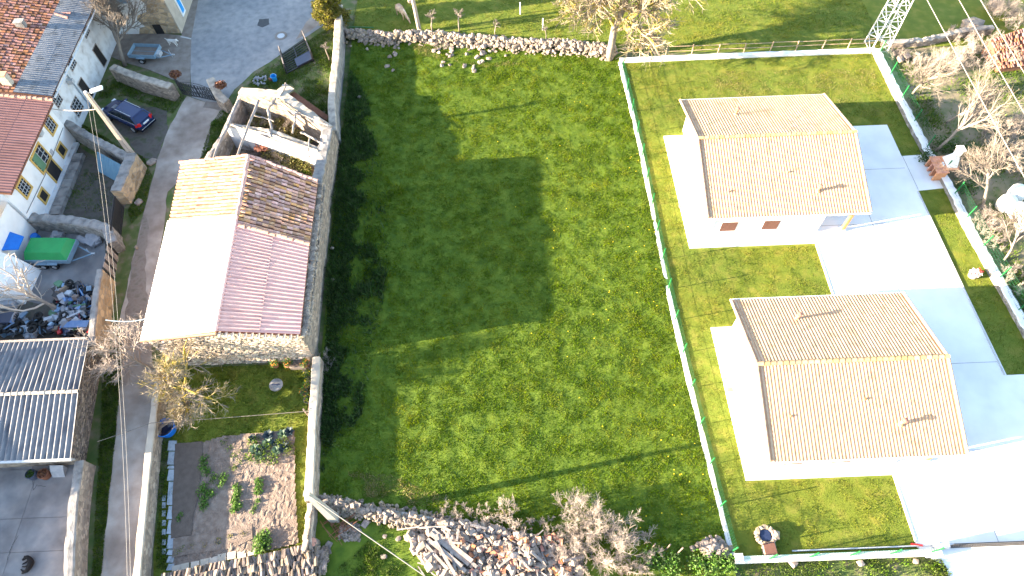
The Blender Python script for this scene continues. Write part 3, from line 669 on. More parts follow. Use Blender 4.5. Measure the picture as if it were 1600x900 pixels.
for i, (p, c) in enumerate((((1060, 283), .35), ((1066, 291), .22), ((1064, 323), .26), ((1140, 576), .22), ((1134, 592), .2), ((1141, 609), .3), ((1174, 609), .22))):
    MB().box(at(p[0], p[1], .125), (c * 1.3, c, .04)).build('drain_cover', 'galv' if i == 0 else 'brick_orange').location = (0, 0, 0)
    o = bpy.context.scene.collection.objects[-1]
    tag(o, ['grey drain cover on the apron left of the farther bungalow', 'small brick-coloured drain cover just below the grey one by the farther bungalow', 'brick-coloured drain cover midway along the left apron of the farther bungalow',
            'topmost brick-coloured drain cover left of the nearer bungalow', 'leftmost, smallest of the drain covers by the nearer bungalow', 'largest pink drain cover left of the nearer bungalow', 'orange inspection cover against the left wall of the nearer bungalow'][i], 'drain cover', 'drain covers on the house aprons')

hol = [[(13.6, 28.2), (24, 28.2), (24, 40.3), (13.5, 40.3)], [(14.1, 10.5), (24, 10.5), (24, 21.7), (14, 21.7)], [(23.4, 5), (38, 5), (38, 16.9), (33.2, 16.9), (32.9, 40.5), (23.3, 40.5)], [(32.7, 33), (36, 33), (36, 37), (32.7, 37)]]
blades('lawn_grass', lawn_poly, 330, .055, .035, 'lawn_blade', 3, lambda x, y: 0 * x + .015, clump=1.1, holes=hol, label='short mown lawn around the two bungalows')
blades('dry_grass', [(13, 41), (33, 41.5), (34, 47.5), (17, 48)], 260, .06, .04, 'dry_grass', 4, lambda x, y: 0 * x + .015, clump=.8, label='dry yellowed patches of lawn above the farther bungalow', mask=lambda x, y: np.clip((vnoise(x, y, .35, 8) * .5 + vnoise(x, y, 1.2, 9) * .5 - .38) * 4, 0, 1) * np.clip((x - 12) / 6, 0, 1))
blades('pasture_grass', [(-14.8, 55.6), (-14.8, 68), (36, 68), (36, 50.6), (11, 51.1), (-2.8, 54.2)], 190, .07, .045, 'lawn_blade', 5, clump=.9, label='pasture grass beyond the rubble wall')

# low perimeter walls with green mesh fence
wallW = wall_run('low_wall', [(WX(y), y) for y in (6.2, 11, 16, 24, 32, 39, 45, 49.6)], .30, [.17, .17], None, 'white_wall', 'white_wall', .8, .015, capt=.05)
tag(wallW, 'low white wall between the meadow and the bungalow lawn', 'wall')
wallE = wall_run('low_wall', [(EX(y), y) for y in (2, 12, 20, 24.5, 29.5, 33, 37.3, 43, 46, 49.6)], .62, [.42, .42], None, 'grey_masonry', 'white_wall', .35, .07, capt=.06)
tag(wallE, 'low whitewashed rubble wall along the right side of the bungalow drive', 'wall')
wallS = MB().box((18.05, 6.0, .24), (11.3, .36, .48)).build('low_wall', 'white_wall', bevel=.02); tag(wallS, 'low white wall along the bottom of the lawn', 'wall')
MB().box((12.65, 6.08, .28), (.5, .5, .62)).build('end_pier', 'white_wall', wallS)
MB().box((24.1, 5.95, .30), (.75, .42, .58)).build('end_pier', 'white_wall', wallS)
wallN = wall_run('low_wall', [(10.9, 49.75), (22, 49.8), (34.7, 49.75)], .30, [.40, .40], None, 'white_wall', 'white_wall', .6, .03, capt=.05)
tag(wallN, 'low white wall along the top of the bungalow lawn, below the timber fence', 'wall')
for side, lab in (('W', 'green mesh fence on the low white wall beside the meadow'), ('E', 'green mesh fence on the rubble wall at the right of the drive'), ('S', 'green mesh fence on the low wall along the bottom lawn')):
    if side == 'W': pts = [(WX(y) + .02, y, .15) for y in [6.5 + 2.62 * k for k in range(17)]]
    elif side == 'E': pts = [(EX(y) + .05, y, .40) for y in [8 + 2.75 * k for k in range(9)]] + [(EX(y) + .05, y, .40) for y in (32.4, 34.6, 37.4, 40.3, 43.2, 46.2, 49.1)]
    else: pts = [(14.45 + 2.36 * k, 5.98, .46) for k in range(5)]
    fn = thing('mesh_fence', lab, 'fence', pts[0])
    fh = 1.35; base = Vector(pts[0])
    pm = mesh_of(MB().box((0, 0, fh / 2), (.065, .065, fh + .06)).box((0, 0, fh + .04), (.075, .075, .03)), 'post', 'green_fence')
    for p in pts: setpiece('post', pm, fn, p)
    if side == 'S': pts = [(12.75, 6.0, .46)] + pts + [(24.2, 5.98, .46)]
    for a, b in zip(pts, pts[1:]):
        a = Vector(a); b = Vector(b); L = (b - a).length; g = MB(); nn = int(L / .14)
        if side == 'E' and a.y > 30 and a.y < 36.5 and a.y != 32.4: continue
        for k in range(1, nn):
            p = a.lerp(b, k / nn); g.bar(p + Vector((0, 0, .04)), p + Vector((0, 0, fh - .03)), .008)
        for k in range(6): g.bar(a + Vector((0, 0, .05 + k * (fh - .1) / 5)), b + Vector((0, 0, .05 + k * (fh - .1) / 5)), .011)
        g.build('mesh_panel', 'green_mesh', fn)
# timber rail fence on the north boundary
tf = thing('rail_fence', 'timber post and wire rail fence behind the low white wall at the top', 'fence', (11, 50.3, 0))
xs = [10.4 + 2.45 * k for k in range(11)]
pm = mesh_of(MB().tube([(0, 0, -.05), (0, 0, 1.15)], .055, 7), 'post', 'fence_wood')
for k, x in enumerate(xs): setpiece('post', pm, tf, (x, 50.35, 0), rot=(rw.uniform(-.06, .06), rw.uniform(-.07, .07), 0))
for z in (.55, 1.05):
    for a, b in zip(xs, xs[1:]): MB().tube([(a, 50.35, z + rw.uniform(-.04, .04)), (b, 50.35, z + rw.uniform(-.04, .04))], .03, 5).build('rail', 'fence_wood', tf)

# sliding gate at the bottom right
ga = thing('sliding_gate', 'dark metal sliding gate running off the bottom right corner', 'gate', (25, 6.3, 0))
g = MB()
for z in (.12, .75, 1.3): g.bar((24.9, 6.25, z), (36, 6.25, z), .06, .05)
g.build('rail', 'black_metal', ga)
for k in range(72): MB().box((24.95 + k * .15, 6.25, .70), (.025, .025, 1.15)).build('bar', 'black_metal', ga)
MB().box((27, 6.42, .09), (22, .08, .05)).build('track', 'galv', ga)
MB().box((24.6, 6.3, .5), (.55, .35, .85)).build('motor_box', 'galv', ga)
MB().bar((23.1, 6.55, .12), (23.75, 6.42, .12), .1, .06).build('red_bar', 'red_paint').location = (0, 0, 0)
tag(C.objects[-1], 'short red painted bar on the ground by the gate end', 'bar')
sheet('entrance_ground', pxs((1445, 868), (1600, 862), (1640, 920), (1490, 920), (1478, 885)), .03, 'concrete_white', step=.5, amp=.1)

# stone trough and basin near the bottom lawn corner
tr = thing('stone_well', 'round edged stone basin with dark water and a brown lid on the bottom lawn', 'basin', at(1195, 850))
c = at(1194, 838, .0)
ring = MB()
for k in range(16):
    a = 2 * math.pi * k / 16; ring.stone((c.x + .50 * math.cos(a), c.y + .48 * math.sin(a), .22), (.28, .22, .44), rw, rz=a, tilt=.05)
ring.build('rim', 'pale_stone', tr, smooth=False)
MB().box((c.x - .02, c.y + .0, .30), (.62, .62, .05)).build('water', 'water', tr)
MB().hexa([(c.x - .28, c.y - 1.15, .40), (c.x + .42, c.y - 1.15, .40), (c.x + .36, c.y - .42, .40), (c.x - .3, c.y - .42, .40)], [(c.x - .28, c.y - 1.15, .44), (c.x + .42, c.y - 1.15, .44), (c.x + .36, c.y - .42, .44), (c.x - .3, c.y - .42, .44)]).build('lid', 'brown_cover', tr)
MB().box((c.x + .05, c.y - .8, .2), (.75, .8, .38)).build('plinth', 'pale_stone', tr)
st = MB().stone((c.x + .62, c.y - .02, .25), (.4, .6, .5), rw).build('boulder', 'pale_stone'); tag(st, 'pale boulder leaning on the right of the stone basin', 'stone')

# brick barbecue on the patio
bq = thing('barbecue', 'brick barbecue with white hood and chimney at the edge of the concrete patio', 'barbecue', (35.2, 34.9, .07))
q = (35.25, 34.85)
for k in range(4):
    MB().box((q[0] - .45, q[1] - .75 + k * .5, .55), (.9, .12, .9)).build('pier', 'brick_orange', bq)
for i in range(5):
    for j in range(9): MB().box((q[0] - .85 + i * .2, q[1] - .78 + j * .2, 1.04), (.185, .185, .06)).build('brick', 'brick_orange', bq)
MB().hexa([(q[0] - .05, q[1] - .5, 1.1), (q[0] + .75, q[1] - .5, 1.1), (q[0] + .75, q[1] + .75, 1.1), (q[0] - .05, q[1] + .75, 1.1)], [(q[0] + .2, q[1] - .15, 1.9), (q[0] + .65, q[1] - .15, 1.9), (q[0] + .65, q[1] + .4, 1.9), (q[0] + .2, q[1] + .4, 1.9)]).build('hood', 'white_render', bq)
MB().box((q[0] + .42, q[1] + .13, 2.25), (.4, .45, .75)).build('chimney', 'white_render', bq)
MB().box((q[0] + .42, q[1] + .13, 2.72), (.55, .6, .12)).build('chimney_cap', 'concrete_white', bq)
MB().box((q[0] + .38, q[1] + .1, 1.13), (.95, 1.5, .08)).build('surround', 'brick_orange', bq)
for k in range(2): MB().lathe((q[0] - .2, q[1] + .1 - .2 * k, 1.08), [(0, 0), (.07, 0), (.09, .12), (.0, .14)], 8).build('pot', 'white_render', bq)

# garden figure / flower tub on the narrow lawn
ft = thing('flower_tub', 'pale tub of red and white flowers on the narrow lawn strip', 'planter', at(1518, 432))
c = at(1518, 432)
MB().lathe((c.x, c.y, .02), [(0, 0), (.28, 0), (.36, .35), (.4, .4), (.34, .4), (.3, .3), (0, .3)], 14).build('tub', 'pale_stone', ft)
lblade('flowers', leaves((c.x, c.y, .55), (.38, .38, .28), 200, .09, np.random.RandomState(2)), 'white_render', ft)
lblade('flowers', leaves((c.x + .2, c.y + .02, .6), (.28, .3, .25), 120, .09, np.random.RandomState(3)), 'red_lamp', ft)

# wrapped bales at the right edge
for k, (p, lab) in enumerate((((1573, 318), 'white wrapped bale, lower left of the bales at the right edge'), ((1592, 330), 'white wrapped bale at the right edge, in front of two others'), ((1590, 302), 'white wrapped bale at the right edge, topmost one'), ((1603, 350), 'white wrapped bale cut by the right edge, lowest one'))):
    c = at(p[0], p[1], .55); prof = [(0, 0), (.5, .02), (.62, .12), (.66, .5), (.64, .95), (.5, 1.12), (0, 1.16)]
    b = MB().lathe((c.x, c.y, 0), prof, 18).build('bale', 'bale_wrap', smooth=True); tag(b, lab, 'bale', 'white wrapped bales')

# ------------------------------------------------------------------ walls of the left half
w1 = wall_run('garden_wall', [(-14.55, 40.6), (-15.1, 44.5), (-15.25, 50), (-15.75, 57.5)], .62, [1.75, 1.8, 1.8], None, 'mortar_grey', 'mortar_top', .5, .03)  # grey faces and cream top put shade and sun into the colours
tag(w1, 'long rendered stone wall between the green corner and the meadow, top centre left', 'wall')
w2 = wall_run('garden_wall', [(-13.55, 19.8), (-13.25, 15), (-12.95, 11), (-12.85, 10.2)], .52, [1.35, 1.35, 1.3], None, 'rubble_masonry', 'cap_cement', .4, .04)
tag(w2, 'stone garden wall with pale cement top between vegetable plot and meadow', 'wall')
w2b = wall_run('garden_wall', [(-12.83, 10.1), (-12.75, 7.3)], .40, [1.0, .9], None, 'grey_masonry', 'mortar_top', .3, .06)
tag(w2b, 'broken lower end of the garden wall topped with loose white blocks', 'wall')
bm_ = MB().stone((0, 0, 0), (.42, .40, .26), random.Random(4)); bmesh_ = mesh_of(bm_, 'block', 'pale_stone')
for k in range(9): setpiece('block', bmesh_, w2b, (-12.82 + rw.uniform(-.05, .05), 9.9 - k * .3, 1.05 + rw.uniform(-.03, .04)), (0, 0, rw.uniform(-.3, .3)))
w3 = wall_run('garden_wall', [(-24.2, 18.8), (-23.6, 14), (-22.5, 7), (-22.1, 4.5)], .42, [1.2, 1.2], None, 'rubble_masonry', 'cap_cement', .8, .015, capt=.07)
tag(w3, 'garden wall with smooth cream coping along the right of the lane', 'wall')
w4 = wall_run('courtyard_wall', [(-27.75, 13.2), (-27.2, 10), (-25.9, 5)], .55, [1.4, 1.4], None, 'rubble_masonry', 'mortar_grey', .5, .04)
tag(w4, 'thick grey stone wall between the concrete courtyard and the lane', 'wall')
pb = thing('stone_row', 'row of upright stones and brick ends along the courtyard side of the wall', 'stones', (-28, 9, 0))
sm = mesh_of(MB().stone((0, 0, 0), (.20, .34, .5), random.Random(6)), 'stone', 'stone')
for k in range(46):
    t = k / 46; setpiece('stone', sm, pb, (-28.15 + t * 1.85 + rw.uniform(-.05, .05), 13.0 - t * 8, .3), (rw.uniform(-.2, .2), rw.uniform(-.2, .2), rw.uniform(.9, 2.0)), (rw.uniform(.7, 1.3), rw.uniform(.8, 1.2), rw.uniform(.5, 1.2)))
# farmyard walls
w5 = wall_run('yard_wall', [(-38.2, 43.2), (-35.5, 41.3), (-31.2, 38.6)], .62, [1.8, 1.8, 1.7], None, 'grey_masonry', 'mortar_grey', .35, .06)
tag(w5, 'stone yard wall behind the leaning blue-green corrugated sheets', 'wall')
w6 = wall_run('yard_wall', [(-31.0, 38.9), (-31.3, 35.0)], .85, [1.9, 1.8], None, 'ochre_stone', 'mortar_grey', .35, .05)
tag(w6, 'thick ochre stone wall stub at the foot of the lamp pole', 'wall')
w7 = wall_run('yard_wall', [(-37.9, 33.1), (-34, 32.4), (-31.2, 31.6), (-30.5, 30.2)], .75, [1.3, 1.5, 1.6, 1.4], None, 'grey_masonry', 'mortar_grey', .35, .10)
tag(w7, 'overgrown old stone wall behind the green covered trailer', 'wall')
w8 = wall_run('yard_wall', [(-30.3, 27.4), (-29.7, 24), (-29.0, 21.0)], .42, [1.9, 2.0], None, 'ochre_stone', 'mortar_grey', .5, .03)
tag(w8, 'tall ochre wall between the junk yard and the lane', 'wall')
w9 = wall_run('yard_wall', [(-36.0, 50.2), (-33.0, 48.5), (-29.9, 47.2)], .7, [1.5, 1.6, 1.6], None, 'rubble_masonry', 'mortar_top', .35, .05)
tag(w9, 'pale stone wall with a rust-brown plant on its end beside the wrought iron gate', 'wall')
w10 = wall_run('gate_pier_wall', [(-26.3, 47.6), (-25.3, 45.8), (-24.6, 45.3)], .7, [1.9, 1.6, 1.2], None, 'rubble_masonry', 'mortar_top', .3, .05)
tag(w10, 'stone gate pier with a dried rust-coloured plant right of the wrought iron gate', 'wall')
for i, (p, z) in enumerate(((at(274, 117, 1.6), 1.6), (at(345, 134, 1.9), 1.9))):
    o = tri_object('dry_plant', leaves(tuple(p + Vector((0, 0, .1))), (.55, .48, .28), 900, .14, np.random.RandomState(20 + i), hollow=.0), 'rust_bush', None)
    tag(o, ['rust brown dried plant on the end of the wall left of the gate', 'rust brown dried plant on top of the pier right of the gate'][i], 'plant')
# corrugated blue green sheets leaning inside the yard
a1, a2 = at(152, 237, 1.45), at(203, 265, 1.45)
cs = thing('corrugated_sheets', 'blue-green corrugated sheets leaning against the farmyard wall', 'sheet', (-33.5, 38.5, 0))
for k in range(4):
    u0, u1 = k / 4, (k + 1) / 4; p, q = a1.lerp(a2, u0), a1.lerp(a2, u1); dn = Vector((-.35, -1.0, -1.3))
    sheet_panel(p, q, p + dn, q + dn, 5, .03).build('panel', 'blue_sheet', cs)

# dark metal yard gate
yg = thing('yard_gate', 'tall black sheet metal gate beside the lane', 'gate', (-31.0, 33.5, 0))
g1, g2 = at(193, 317, 1.7), at(180, 345, 1.5)
g1 = Vector((-31.35, 34.6, 0)); g2 = Vector((-30.75, 31.2, 0))
gm = MB(); n = 14
for k in range(n):
    p, q = g1.lerp(g2, (k + .04) / n), g1.lerp(g2, (k + .96) / n)
    MB().bar(p + Vector((0, 0, .85)), q + Vector((0, 0, .85)), .03, 1.6).build('plank', 'black_metal', yg)
for z in (.3, 1.5): MB().bar(g1 + Vector((.04, 0, z)), g2 + Vector((.04, 0, z)), .05, .08).build('rail', 'black_metal', yg)
# second plank gate next to the junk yard
yg = thing('yard_gate', 'narrow dark plank gate between the old wall and the junk yard wall', 'gate', (-30.2, 29, 0))
g1 = Vector((-30.55, 30.0, 0)); g2 = Vector((-30.2, 27.5, 0))
for k in range(10):
    p, q = g1.lerp(g2, (k + .05) / 10), g1.lerp(g2, (k + .95) / 10)
    MB().bar(p + Vector((0, 0, .85)), q + Vector((0, 0, .85)), .04, 1.5 + .08 * (k % 3)).build('plank', 'old_wood' if k % 3 else 'black_metal', yg)

# rubble wall along the top of the meadow
rubble = thing('rubble_wall', 'collapsing dry stone rubble wall along the top of the meadow', 'wall', (-2, 53, 0))
rc = [(-15.1, 54.9), (-11, 54.2), (-7, 54.2), (-2.8, 53.2), (3, 52.2), (7, 51.8), (10.6, 50.9)]
rr = random.Random(21); lens = [0]
for a, b in zip(rc, rc[1:]): lens.append(lens[-1] + math.dist(a, b))
def along(s):
    i = max(j for j in range(len(rc) - 1) if lens[j] <= s + 1e-6); t = (s - lens[i]) / (lens[i + 1] - lens[i]); return rc[i][0] + (rc[i + 1][0] - rc[i][0]) * t, rc[i][1] + (rc[i + 1][1] - rc[i][1]) * t
stone_meshes = [mesh_of(MB().stone((0, 0, 0), (1, .8, .7), random.Random(100 + k)), 'stone', 'stone') for k in range(6)]
pale_meshes = [mesh_of(MB().stone((0, 0, 0), (1, .8, .7), random.Random(140 + k)), 'stone', 'pale_stone') for k in range(6)]
core = MB()
for k in range(2600):
    s = rr.uniform(0, lens[-1]); x, y = along(s); o = rr.gauss(0, .38); o = max(-1.0, min(1.0, o)); z = max(.06, (.95 - abs(o) * .9) * rr.uniform(.5, 1.05))
    sz = rr.uniform(.18, .42); core.stone((x, y - .15 + o, z), (sz, sz * rr.uniform(.6, .95), sz * rr.uniform(.5, .8)), rr, tilt=.7)
core.build('stones', 'stone', rubble, kind='stuff')
for k in range(220):
    s = rr.uniform(0, lens[-1]); x, y = along(s); o = max(-.7, min(.7, rr.gauss(0, .35))); z = .95 - abs(o) * .7
    if k > 185: x = rr.choice([at(700, 82).x, at(745, 88).x, at(765, 92).x, at(620, 70).x]) + rr.gauss(0, .5); y = y - rr.uniform(.9, 2.0); z = .12
    f = rr.uniform(.32, .56); setpiece('stone', rr.choice(stone_meshes + pale_meshes[:2]), rubble, (x, y - .1 + o, z), (rr.uniform(-.6, .6), rr.uniform(-.6, .6), rr.uniform(0, 6)), (f, f, f))
# low wall running right from the garden corner at the bottom
bw = thing('rubble_wall', 'low dry stone wall running right from the garden corner at the bottom of the meadow', 'wall', (-8, 9.6, 0))
core = MB(); A = Vector((-12.5, 10.35, 0)); B = Vector((-3.4, 8.3, 0))
for k in range(1300):
    t = rr.uniform(0, 1); p = A.lerp(B, t); o = max(-.5, min(.5, rr.gauss(0, .22))) * (1 + t * .6); z = max(.05, (.8 - .45 * t - abs(o) * .5)) * rr.uniform(.6, 1.0)
    sz = rr.uniform(.12, .30); core.stone((p.x, p.y + o, z), (sz, sz * .8, sz * .6), rr, tilt=.6)
core.build('stones', 'stone', bw, kind='stuff')
MB().prism([(A.x, A.y - .3), (B.x, B.y - .35), (B.x, B.y + .35), (A.x, A.y + .3)], 0, .45).build('core', 'grey_masonry', bw)
for k in range(60):
    t = rr.uniform(0, 1); p = A.lerp(B, t); o = rr.uniform(-.25, .25); f = rr.uniform(.25, .4)
    setpiece('stone', rr.choice(stone_meshes), bw, (p.x, p.y + o, .82 - .45 * t), (rr.uniform(-.4, .4), rr.uniform(-.4, .4), rr.uniform(0, 6)), (f, f, f))

# ------------------------------------------------------------------ farmhouses along the left edge
def facade_window(parent, c, w, h, frame, style='grid', shut=False, x=None):
    """window on a wall facing +x; c = (x, y, z) centre"""
    x = c[0]; f = MB(); b = .16
    if frame:
        for s in (-1, 1): f.box((x + .03, c[1] + s * (w / 2 + b / 2), c[2]), (.07, b, h + 2 * b)); f.box((x + .03, c[1], c[2] + s * (h / 2 + b / 2)), (.068, w, b))
    else:
        for s in (-1, 1): f.box((x + .02, c[1] + s * (w / 2 + .03), c[2]), (.05, .06, h + .12)); f.box((x + .02, c[1], c[2] + s * (h / 2 + .03)), (.048, w, .06))
    wi = f.build('window', frame or 'old_wood', parent)
    MB().box((x + .005, c[1], c[2]), (.03, w, h)).build('pane', 'glass' if style != 'dark' else 'dark', wi)
    if style == 'grid':
        m = MB()
        for k in (-1, 0, 1): m.box((x + .035, c[1] + k * w * .31 - (0 if k else 0), c[2]), (.03, .045, h - .01))
        for k in (-1, 0, 1): m.box((x + .04, c[1], c[2] + k * h * .31), (.03, w - .01, .045))
        m.build('sash', 'galv', wi)
    if shut: MB().box((x + .05, c[1] - w * .25, c[2]), (.04, w * .42, h - .04)).build('shutter', 'green_door', wi)
FX = -37.7
fh = thing('farmhouse', 'long white farmhouse with ochre window surrounds and a red corrugated roof, left edge', 'house', (-41, 37.5, 0))
def gable_block(parent, x0, x1, y0, y1, ze, xr, zr, m):
    b = MB(); b.add([(x0, y0, 0), (x1, y0, 0), (x1, y0, ze), (xr, y0, zr), (x0, y0, ze - .2), (x0, y1, 0), (x1, y1, 0), (x1, y1, ze), (xr, y1, zr), (x0, y1, ze - .2)],
        [(0, 1, 2, 3, 4), (9, 8, 7, 6, 5), (1, 6, 7, 2), (5, 0, 4, 9), (0, 5, 6, 1)]); return b.build('wall', m, parent)
gable_block(fh, -53, FX, 32.8, 42.4, 4.45, -45.2, 5.9, 'white_wall')
panel_roof(fh, 'red_roof_sheet', 'farm_red_sheet', (-45.3, 32.7, 6.1), (-45.3, 42.3, 6.1), (-36.95, 32.7, 4.55), (-36.95, 42.3, 4.55), 4, 4, 3.6, .03)
dkk = MB().hexa([(-45.3, 32.7, 5.9), (-36.98, 32.7, 4.36), (-36.98, 42.3, 4.36), (-45.3, 42.3, 5.9)], [(-45.3, 32.7, 6.03), (-36.98, 32.7, 4.49), (-36.98, 42.3, 4.49), (-45.3, 42.3, 6.03)])
dkk.hexa([(-45.3, 32.7, 5.9), (-45.3, 42.3, 5.9), (-53.6, 42.3, 4.3), (-53.6, 32.7, 4.3)], [(-45.3, 32.7, 6.05), (-45.3, 42.3, 6.05), (-53.6, 42.3, 4.45), (-53.6, 32.7, 4.45)]); dkk.build('roof_deck', 'tile_deck', fh)
facade_window(fh, (FX, 41.2, 3.15), 1.0, 1.15, 'yellow_frame'); facade_window(fh, (FX, 37.95, 2.65), 1.7, 1.5, 'yellow_frame', shut=True); facade_window(fh, (FX, 34.65, 2.95), 1.0, 1.15, 'yellow_frame')
facade_window(fh, (FX, 40.3, 1.1), .75, .8, 'yellow_frame', 'dark'); facade_window(fh, (FX, 38.1, .95), 1.2, 1.7, 'yellow_frame', 'dark'); facade_window(fh, (FX, 35.45, .95), .75, .8, 'yellow_frame', 'dark')
MB().box((FX + .25, 39.45, 3.9), (.35, .5, .35)).build('wall_lamp', 'galv', fh); MB().box((FX + .03, 39.3, 1.9), (.06, .35, .45)).build('meter_box', 'junk_grey', fh)
MB().tube([(FX + .05, 42.1, 1.9), (FX + .06, 37, 1.65), (FX + .05, 33, 1.8)], .02, 5).build('cable', 'dark_cable', fh)
MB().bar((FX + .15, 33, .12), (FX + .15, 42, .12), .5, .25).build('plinth', 'stained_render', fh)
ridge_line(fh, (-45.3, 42.45, 6.18), (-36.9, 42.45, 4.62), .16, 21, 'old_tile_sun', 'edge_tile', .02, rw)
nh = thing('farmhouse', 'shabby grey-white farmhouse with half tiled, half grey corrugated roof in the top left corner', 'house', (-41, 49, 0))
gable_block(nh, -53, FX - .05, 42.45, 62, 4.75, -45.4, 6.25, 'stained_render')
xs_ = -39.8; zs_ = 6.45 - (6.45 - 4.85) * (45.4 - 39.8) / (45.4 - 37.0)
def NR(x): return 6.45 - (6.45 - 4.85) * (45.4 + x) / (45.4 - 37.0)
dkk = MB().hexa([(-45.4, 42.5, 6.25), (-37.05, 42.5, 4.66), (-37.05, 62, 4.66), (-45.4, 62, 6.25)], [(-45.4, 42.5, 6.40), (-37.05, 42.5, 4.8), (-37.05, 62, 4.8), (-45.4, 62, 6.40)])
dkk.hexa([(-45.4, 42.5, 6.25), (-45.4, 62, 6.25), (-53.6, 62, 4.6), (-53.6, 42.5, 4.6)], [(-45.4, 42.5, 6.4), (-45.4, 62, 6.4), (-53.6, 62, 4.75), (-53.6, 42.5, 4.75)]); dkk.build('roof_deck', 'tile_deck', nh)
tile_field((-45.4, 42.6, NR(-45.4)), (-45.4, 60, NR(-45.4)), (xs_, 42.6, NR(xs_)), (xs_, 60, NR(xs_)), 50, 14, .075, .0, rw, jit=.14).build('roof_tiles', 'farm_tile', nh, kind='stuff')
panel_roof(nh, 'grey_roof_sheet', 'grey_sheet', (xs_ + .05, 42.6, NR(xs_) + .03), (xs_ + .05, 60, NR(xs_) + .03), (-36.95, 42.6, 4.84), (-36.95, 60, 4.84), 8, 2, 4.2, .035)
for (x, y, h, nm) in ((-40.4, 43.6, .95, 'chimney'), (-41.6, 50.6, .5, 'chimney')):
    z = NR(x); ch = MB().box((x, y, z + h / 2 - .1), (.7, .5, h + .2)).build(nm, 'path_slab' if h > .6 else 'mortar_grey', nh)
    MB().box((x, y, z + h + .03), (.82, .62, .08)).build('chimney_cap', 'brick_orange' if h > .6 else 'mortar_grey', ch)
half_tile(MB(), (-39.6, 52.6, NR(-39.6) + .08), (-38.4, 52.2, NR(-38.4) + .1), .14).build('stray_tile', 'farm_tile', nh)
MB().box((-38.9, 52.8, NR(-38.9) + .09), (1.1, .22, .05)).build('stray_tile', 'farm_tile', nh)
FX2 = FX - .05
facade_window(nh, (FX2, 48.1, 3.75), 1.05, .95, None); facade_window(nh, (FX2, 43.8, 3.55), 1.0, 1.05, None); facade_window(nh, (FX2, 45.2, 1.35), 1.3, 1.2, None)
facade_window(nh, (FX2, 47.5, 1.25), .9, 1.9, None, 'dark'); facade_window(nh, (FX2, 52.3, 3.9), 1.0, 1.0, None); facade_window(nh, (FX2, 52.0, 1.3), .9, 1.9, None, 'dark')
MB().tube([(FX2 + .08, 46.6, 4.3), (FX2 + .08, 46.6, .2)], .05, 6).build('drainpipe', 'grey_paint', nh)
MB().tube([(FX + .95, 42.6, 4.72), (FX + .95, 60, 4.72)], .07, 6).build('gutter', 'galv', nh)
MB().box((FX2 + .3, 46.2, 3.3), (.5, .35, .4)).build('bracket', 'galv', nh)
sh_ = thing('farmhouse', 'low white house with a blue-grey roof edge below the ochre-windowed farmhouse', 'house', (-41, 27, 0))
gable_block(sh_, -52, -37.9, 21.5, 32.7, 3.5, -44.5, 5.9, 'white_wall')
panel_roof(sh_, 'roof_sheet', 'grey_sheet', (-44.5, 21.4, 6.05), (-44.5, 32.6, 6.05), (-38.9, 21.4, 4.0), (-38.9, 32.6, 4.0), 4, 2, 4, .03)
panel_roof(sh_, 'roof_sheet', 'grey_sheet', (-44.5, 21.4, 6.05), (-44.5, 32.6, 6.05), (-52.5, 21.4, 4.6), (-52.5, 32.6, 4.6), 4, 2, 4, .03)
MB().bar((-38.85, 21.4, 3.98), (-38.85, 32.6, 3.98), .08, .12).build('blue_gutter', 'blue_plastic', sh_)
MB().hexa([(-37.88, 29.2, 2.2), (-36.9, 29.4, 1.95), (-36.9, 30.6, 1.95), (-37.88, 30.9, 2.2)], [(-37.88, 29.2, 2.28), (-36.9, 29.4, 2.03), (-36.9, 30.6, 2.03), (-37.88, 30.9, 2.28)]).build('awning', 'blue_plastic', sh_)
facade_window(sh_, (-37.9, 27.2, 1.6), 1.0, 1.6, None, 'dark'); facade_window(sh_, (-37.9, 24.2, 1.7), .9, 1.0, None)
lt = thing('lean_to', 'white washed lean-to buttress at the foot of the low white house', 'outhouse', (-37, 28, 0))
MB().hexa([(-37.88, 25.6, 0), (-36.4, 25.8, 0), (-36.2, 28.8, 0), (-37.88, 29.0, 0)], [(-37.88, 25.6, 2.4), (-37.0, 25.8, 1.7), (-36.9, 28.8, 1.7), (-37.88, 29.0, 2.4)]).build('wall', 'white_wall', lt)
# house that stands just outside the bottom left corner (shades the courtyard)
oh = thing('farmhouse', 'grey roofed farmhouse beyond the left edge beside the concrete courtyard', 'house', (-46, 10, 0))
gable_block(oh, -52, -41.5, -6, 8.5, 3.6, -46.5, 4.8, 'stained_render')
panel_roof(oh, 'roof_sheet', 'grey_sheet', (-46.5, -6.2, 5.0), (-46.5, 8.6, 5.0), (-41.0, -6.2, 3.6), (-41.0, 8.6, 3.6), 4, 2, 4, .03)
panel_roof(oh, 'roof_sheet', 'grey_sheet', (-46.5, -6.2, 5.0), (-46.5, 8.6, 5.0), (-52.4, -6.2, 3.6), (-52.4, 8.6, 3.6), 4, 2, 4, .03)
oh = thing('farmhouse', 'tall grey roofed farmhouse beyond the left edge behind the corrugated shed', 'house', (-48, 13, 0))
gable_block(oh, -54, -43, 8.7, 18.2, 4.9, -47.0, 6.2, 'stained_render')
panel_roof(oh, 'roof_sheet', 'grey_sheet', (-47.0, 8.6, 6.3), (-47.0, 18.3, 6.3), (-42.6, 8.6, 5.0), (-42.6, 18.3, 5.0), 4, 2, 4, .03)
panel_roof(oh, 'roof_sheet', 'grey_sheet', (-47.0, 8.6, 6.3), (-47.0, 18.3, 6.3), (-54.4, 8.6, 4.9), (-54.4, 18.3, 4.9), 4, 2, 4, .03)

